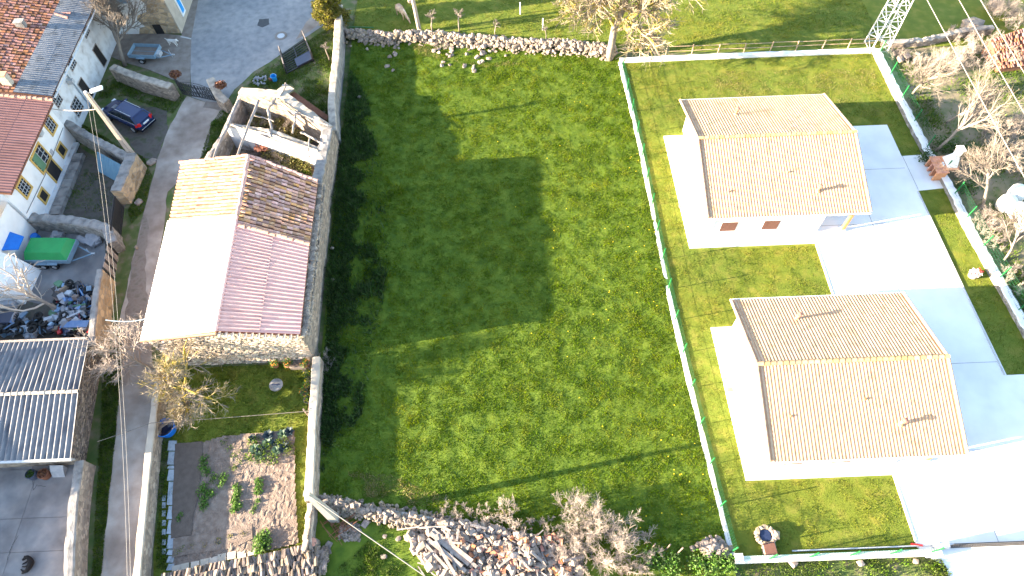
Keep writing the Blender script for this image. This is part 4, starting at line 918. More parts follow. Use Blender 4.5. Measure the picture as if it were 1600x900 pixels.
# building at the top left beside the street
tb = thing('street_house', 'house with flaking white paint over ochre stone at the street corner, top left', 'house', (-36, 60, 0))
MB().prism([(-43.5, 56.9), (-31.7, 56.5), (-31.9, 72), (-43.5, 72)], 0, 5.2).build('wall', 'ochre_stone', tb)
pl = [(-38.9, 0), (-35.9, 0), (-35.5, .7), (-34.9, .85), (-35.3, 1.6), (-35.0, 2.1), (-33.9, 2.5), (-33.6, 3.3), (-34.2, 4.2), (-34.0, 5.2), (-43.4, 5.2), (-43.4, 0)]
bm = bmesh.new(); vs = [bm.verts.new((x, 56.5 - (x + 31.7) * .034 - .03, z)) for x, z in pl]; f = bm.faces.new(vs); r = bmesh.ops.extrude_face_region(bm, geom=[f]); bmesh.ops.translate(bm, vec=(0, .04, 0), verts=[g_ for g_ in r['geom'] if isinstance(g_, bmesh.types.BMVert)])
bmesh.ops.recalc_face_normals(bm, faces=bm.faces); me = bpy.data.meshes.new('white_paint'); bm.to_mesh(me); bm.free(); me.materials.append(MATS['white_wall']); o = bpy.data.objects.new('plaster', me); C.objects.link(o); o.parent = tb; o.location = -Vector((-36, 60, 0))
MB().box((-33.7, 56.52, .55), (.75, .1, 1.0)).build('hatch', 'dark', tb); MB().box((-36.9, 56.64, 2.6), (1.1, .12, 1.5)).build('window', 'dark', tb); MB().box((-35.6, 56.6, 3.9), (1.3, .1, .9)).build('panel', 'bluegrey_paint', tb)
MB().hexa([(-43.5, 56.2, 5.2), (-31.2, 55.9, 5.2), (-31.4, 72, 5.2), (-43.5, 72, 5.2)], [(-43.5, 56.2, 5.35), (-31.2, 55.9, 5.35), (-31.4, 72, 5.35), (-43.5, 72, 5.35)]).build('roof', 'farm_tile', tb)
MB().prism([(-31.72, 56.46), (-31.62, 56.46), (-31.8, 72), (-31.9, 72)], 0, 5.19).build('render_face', 'cap_cement', tb)
for y in (58.7, 61.5, 64.5):
    w_ = MB().box((-31.62, y, 1.7), (.1, 1.0, 2.2)).build('window', 'white_render', tb); MB().box((-31.58, y, 1.7), (.06, .6, 1.7)).build('pane', 'bright_blue' if y < 60 else 'glass', w_)

# ------------------------------------------------------------------ the shed above the courtyard
shed = thing('shed', 'long shed with two slopes of weathered grey corrugated roof and a stone gable, left edge', 'shed', (-33, 17, 0))
ZE, ZR = 2.25, 3.05
sR, sN, sS = at(124, 612, ZR), at(140, 531, ZE + .1), at(112, 716, ZE)
S_w = MB(); xg = sS.x - .55
yS, yR, yN = sS.y + .3, sR.y, sN.y - .1; xN = sN.x - .35
S_w.add([(xg, yS, 0), (xN, yN, 0), (xN, yN, ZE), ((xg + xN) / 2, yR, ZR - .12), (xg, yS, ZE - .05), (-42, yS, 0), (-42, yN, 0), (-42, yN, ZE), (-42, yR, ZR - .12), (-42, yS, ZE - .05)],
        [(0, 1, 2, 3, 4), (9, 8, 7, 6, 5), (1, 6, 7, 2), (2, 7, 8, 3), (3, 8, 9, 4), (4, 9, 5, 0)]); S_w.build('wall', 'rubble_masonry', shed)
gs = MB()
for k in range(700):
    y = rw.uniform(yS + .05, yN - .1); z = rw.uniform(.05, ZE - .05); x = xg + (xN - xg) * (y - yS) / (yN - yS); gs.stone((x - .02, y, z), (.12, rw.uniform(.14, .38), rw.uniform(.08, .17)), rw, rz=math.atan2(-(xN - xg), yN - yS) + rw.uniform(-.1, .1), tilt=.1)
gs.build('gable_stones', 'stone', shed, kind='stuff')
panel_roof(shed, 'roof_sheet', 'shed_sheet', (-42, yR, ZR), (sR.x, yR, ZR), (-42, sS.y, ZE), (sS.x, sS.y, ZE), 13, 1, 3.0, .07)
panel_roof(shed, 'roof_sheet', 'shed_sheet', (-42, yR, ZR), (sR.x, yR, ZR), (-42, sN.y, ZE + .1), (sN.x, sN.y, ZE + .1), 13, 1, 3.0, .07)
ridge_line(shed, (-41, yR, ZR + .07), (sR.x, yR, ZR + .07), .12, 30, 'cap_cement', 'ridge_tile', .01, rw)
MB().bar((-42, sS.y - .08, ZE - .02), (sS.x, sS.y - .08, ZE - .02), .14, .14).build('gutter', 'galv', shed)
MB().tube([(sS.x - .2, sS.y, ZE - .05), (sS.x - .4, sS.y + .2, 1.4)], .06, 6).build('downpipe', 'galv', shed)
MB().bar((-42, sN.y + .12, ZE + .05), (sN.x - .2, sN.y + .12, ZE + .05), .2, .16).build('wall_plate', 'old_wood', shed)
for i, (x, m, l) in enumerate(((-31.2, 'weed_leaf', 'round tub of green plants under the shed gutter'), (-30.4, 'rust', 'rusty round drum under the shed gutter'))):
    b = thing('barrel', l, 'barrel', (x, 12.9, 0)); MB().lathe((x, 12.75, .05), [(0, 0), (.3, 0), (.34, .5), (.30, .52), (.28, .42), (0, .42)], 14).build('drum', 'rust' if i else 'slate', b)
    lblade('plant', leaves((x, 12.75, .55), (.28, .28, .12), 160, .1, np.random.RandomState(i), hollow=0), m if i == 0 else 'rust_bush', b)
MB().hexa([(-30.0, 12.6, .06), (-29.2, 12.6, .06), (-29.2, 13.2, .06), (-30.0, 13.2, .06)], [(-30.0, 12.9, .5), (-29.2, 12.9, .4), (-29.2, 13.2, .6), (-30.0, 13.2, .7)]).build('folded_tarp', 'junk_grey')
tag(C.objects[-1], 'grey folded tarpaulin beside the rusty drum under the shed gutter', 'tarpaulin')

# ------------------------------------------------------------------ poles and wires
b0 = at(219, 258); lp = thing('lamp_pole', 'tall square wooden pole with a white street lamp on top, left of the lane', 'street lamp', b0)
top = b0 + Vector((-.05, .0, 8.0))
MB().hexa([b0 + Vector((x, y, 0)) for x, y in ((-.2, -.2), (.2, -.2), (.2, .2), (-.2, .2))], [top + Vector((x, y, 0)) for x, y in ((-.11, -.11), (.11, -.11), (.11, .11), (-.11, .11))]).build('pole', 'pole_wood', lp)
arm = MB().tube([top + Vector((0, 0, -.15)), top + Vector((.5, .2, .05))], .035, 6).build('arm', 'galv', lp)
MB().lathe(top, [(0, -.05), (.12, -.05), (.12, .12), (0, .14)], 10).build('cap', 'galv', lp)
hd = MB().box((0, 0, 0), (.95, .42, .16)).build('lamp_head', 'lamp_glass', lp, bevel=.06, loc=top + Vector((.8, .2, .1))); hd.rotation_euler = (0, -.1, .35)
def catenary(a, b, r, name, m, label=None, cat='cable', sag=.3, parent=None, n=14, group=None):
    a = Vector(a); b = Vector(b); pts = [a.lerp(b, k / n) - Vector((0, 0, sag * 4 * (k / n) * (1 - k / n))) for k in range(n + 1)]
    o = MB().tube(pts, r, 5).build(name, m, parent); return tag(o, label, cat if label else None, group)
catenary(top + Vector((0, 0, -1.6)), onx(80, 170, FX + .1), .03, 'stay_cable', 'pole_wood', 'thick pale service cable from the lamp pole to the farmhouse wall', sag=.2)
catenary(top + Vector((.15, 0, -.4)), at(187, 540, 5.0), .009, 'overhead_wire', 'cable', 'right hand overhead wire along the lane, upper half', sag=.5)
catenary(top + Vector((-.15, 0, -.4)), at(181, 540, 5.0), .009, 'overhead_wire', 'cable', 'left hand overhead wire along the lane, upper half', sag=.5)
catenary(at(187, 540, 5.0), at(204, 905, 4.5), .009, 'overhead_wire', 'cable', 'right hand overhead wire above the lane, lower half', sag=.2)
catenary(at(181, 540, 5.0), at(199, 905, 4.5), .009, 'overhead_wire', 'cable', 'left hand overhead wire above the lane, lower half', sag=.2)
catenary(at(165, 500, 2.1), at(228, 498, 4.0), .025, 'cable', 'junk_blue', 'blue cable hanging across the lane to the barn', sag=.3)
catenary(at(152, 690, 2.2), at(236, 661, 1.5), .02, 'wash_line', 'twig', 'thin line crossing the lane to the garden wall', sag=.05)
catenary(at(236, 661, 1.5), at(486, 642, 1.4), .02, 'wash_line', 'twig', 'thin line stretched across the garden above the lawn', sag=.05)
b1 = at(525, 812); up = thing('utility_pole', 'pale tapering concrete pole standing at the bottom end of the garden wall', 'pole', b1)
MB().hexa([b1 + Vector((x, y, 0)) for x, y in ((-.28, -.22), (.28, -.22), (.28, .22), (-.28, .22))], [b1 + Vector((x - .1, y + .1, 6.0)) for x, y in ((-.13, -.11), (.13, -.11), (.13, .11), (-.13, .11))]).build('shaft', 'concrete_pole', up)
MB().box(b1 + Vector((-.1, .1, 6.04)), (.34, .3, .08)).build('cap', 'concrete_pole', up)
catenary(b1 + Vector((-.1, .1, 5.8)), at(700, 925, 5.5), .03, 'overhead_wire', 'cable', 'white wire running from the concrete pole to the bottom edge', sag=.1)
b2 = at(656, 50); up = thing('utility_pole', 'round wooden pole behind the rubble wall at the top', 'pole', b2)
MB().tube([b2, b2 + Vector((-.35, 0, 8.5))], [.20, .13], 10).build('shaft', 'pole_wood', up)
catenary(b2 + Vector((-.33, 0, 8.2)), (-40, 78, 8), .02, 'overhead_wire', 'cable', 'wire from the wooden pole at the top towards the village', sag=.4)
# lattice mast
tw = thing('lattice_mast', 'galvanised lattice power mast at the top right corner of the plot', 'mast', (35.1, 50.4, 0))
def wd(z): return .80 - .028 * z
legs = [(-1, -1), (1, -1), (1, 1), (-1, 1)]; TP = lambda s, z: Vector((35.1 + s[0] * wd(z), 50.4 + s[1] * wd(z), z))
for s in legs: MB().bar(TP(s, 0), TP(s, 11.5), .10).build('leg', 'galv', tw)
for k in range(14):
    z0, z1 = k * .8 + .1, (k + 1) * .8 + .1
    for i in range(4):
        a, b = legs[i], legs[(i + 1) % 4]
        if (k + i) % 2: a, b = b, a
        MB().bar(TP(a, z0), TP(b, z1), .055).build('brace', 'galv', tw)
        if k % 2 == 0: MB().bar(TP(legs[i], z0), TP(legs[(i + 1) % 4], z0), .05).build('brace', 'galv', tw)
MB().bar((32.0, 50.4, 10.2), (37.2, 50.4, 10.2), .14).build('crossarm', 'galv', tw)
for i, (x0, x1, lab) in enumerate(((32.5, 32.3, 'leftmost of the three power lines crossing the upper right corner'), (34.9, 34.5, 'middle one of the three power lines crossing the upper right corner'), (36.5, 36.1, 'rightmost of the three power lines crossing the upper right corner'))):
    catenary((x0, 50.4, 10.0), (x1 - .5, 4, 10.4), .028, 'power_line', 'cable', lab, sag=.35, n=20)
    MB().tube([(x0, 50.4, 10.2), (x0, 50.1, 10.0)], .07, 8).build('insulator', 'terracotta', tw)

# ------------------------------------------------------------------ the parked car
def make_car():
    c = thing('parked_car', 'dark blue estate car parked nose to the farmhouse beside the lamp pole', 'car', (0, 0, 0), local=True)
    # lower body: loft of cross sections along x (front is +x)
    sec = [(-2.28, .70, .38, .78), (-2.2, .84, .30, .92), (-1.7, .90, .26, .98), (-.6, .91, .25, .97), (.7, .91, .25, .95), (1.35, .90, .26, .92), (1.95, .84, .30, .82), (2.2, .72, .36, .70), (2.3, .55, .42, .60)]
    b = MB(); q = 8
    for x, w, z0, z1 in sec:
        b.v += [(x, -w * .9, z0), (x, -w, z0 + (z1 - z0) * .35), (x, -w * .98, z0 + (z1 - z0) * .8), (x, -w * .86, z1), (x, w * .86, z1), (x, w * .98, z0 + (z1 - z0) * .8), (x, w, z0 + (z1 - z0) * .35), (x, w * .9, z0)]
    b.f = [(i * q + k, i * q + (k + 1) % q, (i + 1) * q + (k + 1) % q, (i + 1) * q + k) for i in range(len(sec) - 1) for k in range(q)] + [tuple(reversed(range(q))), tuple(range((len(sec) - 1) * q, len(sec) * q))]
    bd = b.build('body', 'car_paint', c, smooth=True); s_ = bd.modifiers.new('sub', 'SUBSURF'); s_.levels = s_.render_levels = 1
    # glasshouse
    lo = [(-2.12, .72, .96), (1.15, .76, .95)]; hi = [(-1.62, .60, 1.46), (.30, .62, 1.47)]
    MB().hexa([(-2.12, -.76, .93), (1.12, -.78, .93), (1.12, .78, .93), (-2.12, .76, .93)], [(-1.66, -.60, 1.44), (.32, -.62, 1.46), (.32, .62, 1.46), (-1.66, .60, 1.44)]).build('windows', 'glass', c, bevel=.03)
    rf = MB().hexa([(-1.80, -.62, 1.43), (.38, -.63, 1.44), (.38, .63, 1.44), (-1.80, .62, 1.43)], [(-1.74, -.56, 1.50), (.26, -.57, 1.52), (.26, .57, 1.52), (-1.74, .56, 1.50)]).build('roof', 'car_paint', c, bevel=.03)
    for s in (-1, 1):
        MB().bar((-1.6, s * .55, 1.56), (.15, s * .55, 1.56), .035, .04).build('roof_rail', 'galv', rf)
        MB().bar((1.12, s * .77, .96), (.33, s * .62, 1.47), .06, .05).build('pillar', 'car_paint', c)
        MB().bar((-2.12, s * .75, .95), (-1.66, s * .60, 1.46), .09, .10).build('pillar', 'car_paint', c)
        MB().bar((-.45, s * .775, .95), (-.5, s * .612, 1.46), .06, .03).build('pillar', 'black_metal', c)
        MB().bar((-2.1, s * .79, .955), (1.1, s * .80, .95), .02, .03).build('trim', 'galv', c)
        MB().box((.85, s * .98, 1.0), (.16, .2, .13)).build('mirror', 'car_paint', c, bevel=.03)
        MB().hexa([(-2.30, s * .60, .78), (-2.02, s * .90, .76), (-2.02, s * .86, .80), (-2.30, s * .50, .80)], [(-2.24, s * .60, 1.02), (-2.0, s * .84, 1.03), (-2.0, s * .78, 1.04), (-2.24, s * .48, 1.03)]).build('tail_lamp', 'red_lamp', c)
        MB().box((2.12, s * .62, .66), (.22, .34, .14)).build('headlamp', 'lamp_glass', c, bevel=.03)
        for x in (-1.42, 1.42):
            w = MB().tube([(x, s * .70, .32), (x, s * .93, .32)], .32, 18).build('wheel', 'tyre', c); MB().tube([(x, s * .92, .32), (x, s * .945, .32)], .2, 12).build('rim', 'galv', w)
    MB().hexa([(-2.17, -.62, .97), (-2.15, .62, .97), (-2.1, .62, .95), (-2.1, -.62, .95)], [(-1.70, -.50, 1.42), (-1.70, .50, 1.42), (-1.66, .50, 1.38), (-1.66, -.50, 1.38)]).build('rear_window', 'car_paint', c)
    MB().box((-2.30, 0, .82), (.05, .56, .14), rot=Matrix.Rotation(-.25, 3, 'Y')).build('number_plate', 'plate', c)
    MB().box((-2.27, 0, .45), (.22, 1.6, .26)).build('bumper', 'car_roof', c, bevel=.06); MB().bar((-2.39, -.7, .55), (-2.39, .7, .55), .02, .03).build('bumper_trim', 'galv', c)
    MB().hexa([(1.30, -.2, .955), (1.32, .25, .955), (1.0, .25, 1.0), (.98, -.2, 1.0)], [(1.30, -.2, .965), (1.32, .25, .965), (1.0, .25, 1.02), (.98, -.2, 1.02)]).build('windscreen_sheet', 'junk_grey', c)
    return c
car = make_car(); car.location = (-33.55, 44.75, 0.01); car.rotation_euler = (0, 0, R_(149)); car.scale = (1.08, 1.08, 1.08)

# ------------------------------------------------------------------ trailers
def trailer(label, L, W, zb, hs, m, loc, rz, cover=False):
    t = thing('trailer', label, 'trailer', (0, 0, 0), local=True)
    MB().box((0, 0, zb), (L, W, .05)).build('bed', 'pavement' if not cover else m, t)
    for s in (-1, 1):
        MB().box((0, s * (W / 2), zb + hs / 2), (L, .05, hs)).build('side_panel', m, t); MB().box((s * L / 2, 0, zb + hs / 2), (.05, W - .05, hs)).build('end_panel', m, t)
        for x in ((-.1,) if not cover else (-.5, .35)):
            w = MB().tube([(x, s * (W / 2 + .02), .3), (x, s * (W / 2 + .22), .3)], .3, 14).build('wheel', 'tyre', t); MB().tube([(x, s * (W / 2 + .2), .3), (x, s * (W / 2 + .235), .3)], .16, 10).build('rim', 'galv', w)
            MB().box((x, s * (W / 2 + .12), .66), (.8, .26, .05)).build('mudguard', m, t)
        MB().bar((L / 2, s * W * .35, zb - .1), (L / 2 + 1.3, 0, zb - .12), .07).build('drawbar', m, t)
    MB().box((L / 2 + 1.4, 0, zb - .08), (.3, .1, .1)).build('coupling', 'galv', t); MB().tube([(L / 2 + 1.1, .12, .05), (L / 2 + 1.1, .12, .9)], .035, 6).build('jockey_stand', 'galv', t)
    if cover:
        z0 = zb + hs; i = .38
        MB().hexa([(-L / 2 - .03, -W / 2 - .03, z0 - .08), (L / 2 + .03, -W / 2 - .03, z0 - .08), (L / 2 + .03, W / 2 + .03, z0 - .08), (-L / 2 - .03, W / 2 + .03, z0 - .08)],
                  [(-L / 2 + .12, -W / 2 + i, z0 + .5), (L / 2 - i, -W / 2 + i, z0 + .5), (L / 2 - i, W / 2 - .2, z0 + .5), (-L / 2 + .12, W / 2 - .2, z0 + .5)]).build('cover', 'green_tarp', t, bevel=.03)
    else:
        MB().box((L / 2 + .2, -.2, zb + .12), (.35, .6, .35)).build('tool_box', 'galv', t)
        MB().box((0, .15, zb + .04), (L - .1, .03, .03)).build('bed_rib', m, t)
    t.location = loc; t.rotation_euler = (0, 0, rz); return t
trailer('empty grey-blue flat trailer parked below the bare tree near the street', 2.6, 1.6, .55, .38, 'bluegrey_paint', (-34.1, 53.1, .0), R_(-7))
trailer('tandem trailer under a bright green hard cover in the farmyard', 3.3, 1.95, .55, .42, 'bluegrey_paint', (-35.3, 30.0, .02), R_(-3), True)

# ------------------------------------------------------------------ wrought iron gate
ig = thing('wrought_iron_gate', 'black wrought iron gate with scrollwork closed across the lane', 'gate', (-28.4, 47.5, 0))
gA, gB = Vector((-29.9, 47.4, 0)), Vector((-26.6, 47.6, 0)); gA = at(286, 148, 0) ; gB = at(342, 159, 0)
for s in range(2):
    a, b = gA.lerp(gB, s * .5 + .01), gA.lerp(gB, s * .5 + .49); lf = MB()
    for (p, q) in (((a, .1), (b, .1)), ((a, .1), (a, 1.5)), ((b, .1), (b, 1.5)), ((a, 1.2), (b, 1.2)), ((a, .6), (b, .6))): lf.bar(p[0] + Vector((0, 0, p[1])), q[0] + Vector((0, 0, q[1])), .05)
    arc = [a.lerp(b, t / 10) + Vector((0, 0, 1.45 + .3 * math.sin(math.pi * (t / 20 + (0 if s == 0 else .5))))) for t in range(11)]; lf.tube(arc, .03, 5)
    lf.build('leaf_frame', 'black_metal', ig)
    for k in range(1, 7): MB().bar(a.lerp(b, k / 7) + Vector((0, 0, .1)), a.lerp(b, k / 7) + Vector((0, 0, 1.5)), .045).build('bar', 'black_metal', ig)
    for k in range(6):
        cc = a.lerp(b, (k + .5) / 6); d = (b - a).normalized()
        for z in (.35, .9, 1.35): MB().tube([cc + d * .13 * math.cos(t * .7) + Vector((0, 0, z + .2 * math.sin(t * .7))) for t in range(10)], .022, 4).build('scroll', 'black_metal', ig)
    MB().bar(a + Vector((0, 0, .15)), b + Vector((0, 0, 1.4)), .03).build('diagonal', 'black_metal', ig)
wf = thing('mesh_gate', 'leaning dark wire mesh panel between wall and iron gate', 'gate', at(283, 140))
a, b = at(281, 140), at(292, 148); pn = MB()
for k in range(10): pn.bar(a.lerp(b, k / 9) , a.lerp(b, k / 9) + Vector((0, 0, 1.5)), .02); pn.bar(a + Vector((0, 0, k * .16)), b + Vector((0, 0, k * .16)), .02)
pn.build('mesh', 'black_metal', wf)

# black cattle feeder frame on the grass beside the street
cf = thing('metal_rack', 'black welded metal rack standing on the grass beside the street', 'rack', at(465, 90))
P0, P1, P2, P3 = at(449, 116), at(441, 88), at(477, 64), at(490, 95)    # sw nw ne se feet
H_ = 1.1; V3 = lambda v, z: Vector((v.x, v.y, z))
bars = [(P0, P1), (P1, P2), (P2, P3), (P3, P0)]
fr = MB()
for p in (P0, P1, P2, P3): MB().bar(V3(p, 0), V3(p, H_ if p in (P0, P1) else H_ + .1), .12).build('post', 'black_metal', cf)
for (p, q) in bars:
    MB().bar(V3(p, .15), V3(q, .15), .10).build('rail', 'black_metal', cf)
for (p, q) in ((P0, P1), (P2, P3)): MB().bar(V3(p, H_), V3(q, H_), .11).build('rail', 'black_metal', cf)
for k in range(1, 9): MB().bar(V3(P1.lerp(P0, k / 9), .18), V3(P2.lerp(P3, k / 9), .18), .075, .05).build('slat', 'black_metal', cf)
MB().bar(V3(P1.lerp(P2, .5), .22), V3(P0.lerp(P3, .5), .22), .09).build('crossbar', 'black_metal', cf)
for k in range(1, 5):
    for (p, q) in ((P0, P1), (P3, P2)): MB().bar(V3(p.lerp(q, k / 5), .15), V3(p.lerp(q, k / 5), H_), .06).build('bar', 'black_metal', cf)
MB().hexa([V3(P0.lerp(P3, .40), .24), V3(P0.lerp(P3, .96), .24), V3(P3.lerp(P2, .38), .24), V3(P0.lerp(P3, .40).lerp(P1.lerp(P2, .40), .38), .24)], [V3(P0.lerp(P3, .40), .30), V3(P0.lerp(P3, .96), .30), V3(P3.lerp(P2, .38), .30), V3(P0.lerp(P3, .40).lerp(P1.lerp(P2, .40), .38), .30)]).build('plate', 'slate', cf)
for (p, q) in ((P0, P0.lerp(P1, .35)), (P1, P1.lerp(P0, .3)), (P2, P2.lerp(P3, .5))): MB().bar(V3(p, H_ + .09), V3(q, H_ + .09), .07, .04).build('top_strip', 'old_wood', cf)
bk = thing('bucket', 'bright blue plastic bucket standing in the grass by the ruin', 'bucket', at(430, 126)); c = at(430, 126)
MB().lathe((c.x, c.y, 0), [(0, .02), (.20, .02), (.26, .52), (.30, .54), (.30, .57), (.25, .57), (.19, .06), (0, .06)], 16).build('body', 'bright_blue', bk)
MB().tube([(c.x + .28 * math.cos(t), c.y + .28 * math.sin(t) * .3, .5 + .28 * math.sin(t)) for t in [k * math.pi / 8 for k in range(9)]], .012, 4).build('handle', 'galv', bk)
tag(MB().stone(at(423, 124, .15), (.4, .35, .3), rw).build('stone', 'rust'), 'reddish stone beside the blue bucket', 'stone')
for (p, sz, lab) in (((403, 124), .35, 'small dark scrap heap in the grass left of the blue bucket'),):
    o = MB()
    for k in range(40): c = at(rw.uniform(396, 416), rw.uniform(119, 133), .06); o.stone(c, (rw.uniform(.1, .5), .15, .12), rw)
    tag(o.build('scrap_heap', 'junk_grey', kind='stuff'), lab, 'rubble')
for (p, sz, lab) in (((237, 253), .75, 'pale flat stone lying left of the lane near the lamp pole'), ((216, 316), .6, 'round grey stone lying left of the lane below the ochre wall stub'), ((213, 387), .25, 'small white stone lying on the lane beside the barn')):
    tag(MB().stone(at(*p, .08), (sz * 1.2, sz, .25), rw, tilt=.1).build('stone', 'pale_stone'), lab, 'stone')
# blue tub on the garden wall
tb_ = thing('blue_tub', 'blue plastic tub with a plank across it inside the garden wall', 'tub', at(264, 672)); c = at(264, 673)
MB().lathe((c.x, c.y, 0), [(0, .05), (.52, .05), (.60, .62), (.66, .66), (.60, .68), (.50, .12), (0, .12)], 20).build('tub', 'blue_plastic', tb_)
MB().bar((c.x - .5, c.y - .25, .74), (c.x + .35, c.y + .5, .72), .22, .05).build('plank', 'pale_wood', tb_); MB().cyl((c.x, c.y, .3), .55, .02, 16).build('water', 'water', tb_)

# ------------------------------------------------------------------ vegetable garden
gpoly = [(-23.3, 20.0), (-13.8, 20.0), (-13.2, 14), (-13.0, 7.2), (-21.9, 6.0), (-22.4, 8)]
sheet('garden_ground', gpoly, .004, 'lawn')
soil_p = pxs((272, 693), (320, 689), (350, 681), (400, 676), (462, 672), (463, 760), (468, 850), (420, 862), (360, 872), (268, 886), (270, 780))
sp = [(p.x, p.y) for p in soil_p]; xs0, xs1 = min(p[0] for p in sp), max(p[0] for p in sp); ys0, ys1 = min(p[1] for p in sp), max(p[1] for p in sp)
gx, gy = np.meshgrid(np.arange(xs0, xs1, .09), np.arange(ys0, ys1, .09)); ins = inpoly(gx.ravel(), gy.ravel(), sp).reshape(gx.shape)
gz = .05 + .10 * vnoise(gx, gy, 3.2, 31) * vnoise(gx, gy, 9, 32) + .03 * vnoise(gx, gy, .8, 33)
strip = gx < at(316, 760).x; gz[strip] = .03 + .02 * vnoise(gx, gy, 4, 3)[strip]
sb = MB(); sb.v = list(map(tuple, np.stack([gx.ravel(), gy.ravel(), gz.ravel()], 1))); nxg = gx.shape[1]
sb.f = [(j * nxg + i, j * nxg + i + 1, (j + 1) * nxg + i + 1, (j + 1) * nxg + i) for j in range(gx.shape[0] - 1) for i in range(nxg - 1) if ins[j, i] and ins[j + 1, i + 1] and ins[j, i + 1] and ins[j + 1, i]]
sb.build('soil', 'soil', kind='structure')
sheet('shaded_soil_strip', pxs((274, 694), (317, 690), (315, 740), (311, 778), (302, 806), (300, 836), (268, 842), (270, 780)), .075, 'soil_dark', step=.4, amp=.04)  # darker soil paints the lane wall's shade over the left strip
sheet('seed_bed', pxs((272, 842), (330, 834), (395, 818), (396, 842), (360, 858), (300, 866), (270, 872)), .12, 'soil', step=.4, amp=.04)
sl_ = thing('slab_path', 'garden path of pale blue-grey slabs beside the lane wall', 'path', at(268, 780))
ys_ = [688, 705, 727, 733, 752, 790, 812, 835, 858, 868, 880, 892]
for a, b in zip(ys_, ys_[1:]):
    sheet('slab', pxs((264.5, a + 1), (277 - (a - 688) * .02, a + 1), (276 - (a - 688) * .03, b - .6), (262 - (a - 688) * .01, b - .6)), .07, 'blue_slab', None, thick=.06, parent=None)
    o = C.objects[-1]; o.parent = sl_; o.location = -Vector(sl_.location)
for a in (773, 784, 797, 812, 826, 842, 856):
    sheet('slab', pxs((254, a + 1), (259.5, a + 1), (259, a + 10), (253.5, a + 10)), .05, 'blue_slab', None, thick=.04); o = C.objects[-1]; o.parent = sl_; o.location = -Vector(sl_.location)
be = thing('bed_edging', 'line of square pale slabs edging the bottom of the vegetable plot', 'edging', at(360, 880))
for k, (x, y) in enumerate(((276, 889), (289, 886), (305, 883), (320, 879), (334, 876), (347, 871), (362, 868), (378, 867), (394, 862))):
    c = at(x, y, .06); MB().box((0, 0, 0), (.5, .42, .10), rz=.15).build('slab', 'path_slab', be, loc=c)
gmask = lambda x, y: (~inpoly(x, y, sp)).astype(float) * np.clip(vnoise(x, y, .9, 12) * 2.2, .3, 1)
blades('garden_grass', gpoly, 420, .08, .055, 'lawn_blade', 12, lambda x, y: 0 * x, clump=1.5, label='rough garden grass around the vegetable plot', mask=gmask)
rs = np.random.RandomState(9)
# cabbages: each a plant of its own
def cabbage(name, m, r):
    V = []
    for ring, (nn, rr_, up) in enumerate(((7, r, .12), (6, r * .75, .25), (5, r * .45, .35))):
        for k in range(nn):
            a = 2 * math.pi * (k + ring * .4) / nn; d = np.array([math.cos(a), math.sin(a), 0]); s = np.array([-d[1], d[0], 0]); tip = d * rr_ + np.array([0, 0, up]); mid = d * rr_ * .55 + np.array([0, 0, up * .7])
            V += [[(0, 0, .03), mid + s * rr_ * .38, tip], [(0, 0, .03), tip, mid - s * rr_ * .38]]
    o = tri_object(name, np.array([[np.array(p) for p in t] for t in V]), m, None); return o
gp = cabbage('cabbage_plant', 'cabbage_leaf', .40); dp = cabbage('cabbage_plant', 'cabbage_dark', .36)
spots = [((398, 702), 0, 'lower left pale green cabbage of the patch'), ((432, 705), 0, 'lower right pale green cabbage of the patch'), ((418, 693), 0, 'pale green cabbage in the middle of the patch'), ((442, 679), 0, 'upper right pale green cabbage of the patch'), ((405, 712), 0, 'lowest pale green cabbage of the patch'),
         ((395, 685), 1, 'leftmost purple cabbage of the patch'), ((420, 681), 1, 'topmost middle purple cabbage of the patch'), ((452, 675), 1, 'topmost right purple cabbage of the patch'), ((430, 692), 1, 'purple cabbage in the middle of the patch'), ((445, 699), 1, 'lower right purple cabbage of the patch'), ((407, 704), 1, 'lowest purple cabbage of the patch')]
for k, (p, d, lab) in enumerate(spots):
    src = dp if d else gp
    o = src if (k == 0 or k == 5) else src.copy()
    if o is not src: C.objects.link(o)
    o.location = at(*p, .08); o.rotation_euler = (0, 0, k * 1.3); f = rw.uniform(.8, 1.2); o.scale = (f, f, f); tag(o, lab, 'cabbage', 'cabbages in the vegetable plot')
def green_patch(name, pts, sz, n, m, lab, size=.10, cat='plant', seed=0):
    V = []
    for (x, y) in pts:
        c = at(x, y, sz * .45); V.append(leaves(tuple(c), (sz, sz, sz * .55), n, size, np.random.RandomState(int(x * 7 + y + seed)), hollow=0))
    o = tri_object(name, np.concatenate(V), m, 'stuff'); return tag(o, lab, cat)
green_patch('leafy_plants', [(322, 737), (334, 746), (350, 744), (346, 755), (318, 730), (319, 718)], .38, 130, 'garden_leaf', 'yellow-green plants along the top left of the soil plot')
green_patch('leafy_plants', [(318, 762), (322, 772), (318, 782), (330, 770), (314, 768), (319, 790)], .36, 130, 'garden_leaf', 'yellow-green clump at the left edge of the soil plot')
green_patch('bean_row', [(370, 762), (371, 772), (368, 782), (372, 790), (366, 795)], .32, 130, 'garden_leaf', 'short dark green row of plants in the middle of the soil', size=.13)
green_patch('bean_row', [(404, 752), (405, 760), (403, 767)], .30, 140, 'garden_leaf', 'small bright row of plants right of the middle row', size=.12)
green_patch('bean_row', [(403, 783), (398, 792), (396, 800)], .22, 60, 'garden_leaf', 'sparse thin row of seedlings lower right in the soil')
green_patch('leafy_bush', [(412, 838), (407, 845), (415, 848), (405, 856)], .48, 220, 'garden_leaf', 'bright green bushy plant at the bottom of the vegetable plot', size=.13)
green_patch('leafy_plants', [(283, 804), (278, 811)], .20, 50, 'garden_leaf', 'tiny seedling clump in the dark left soil strip')
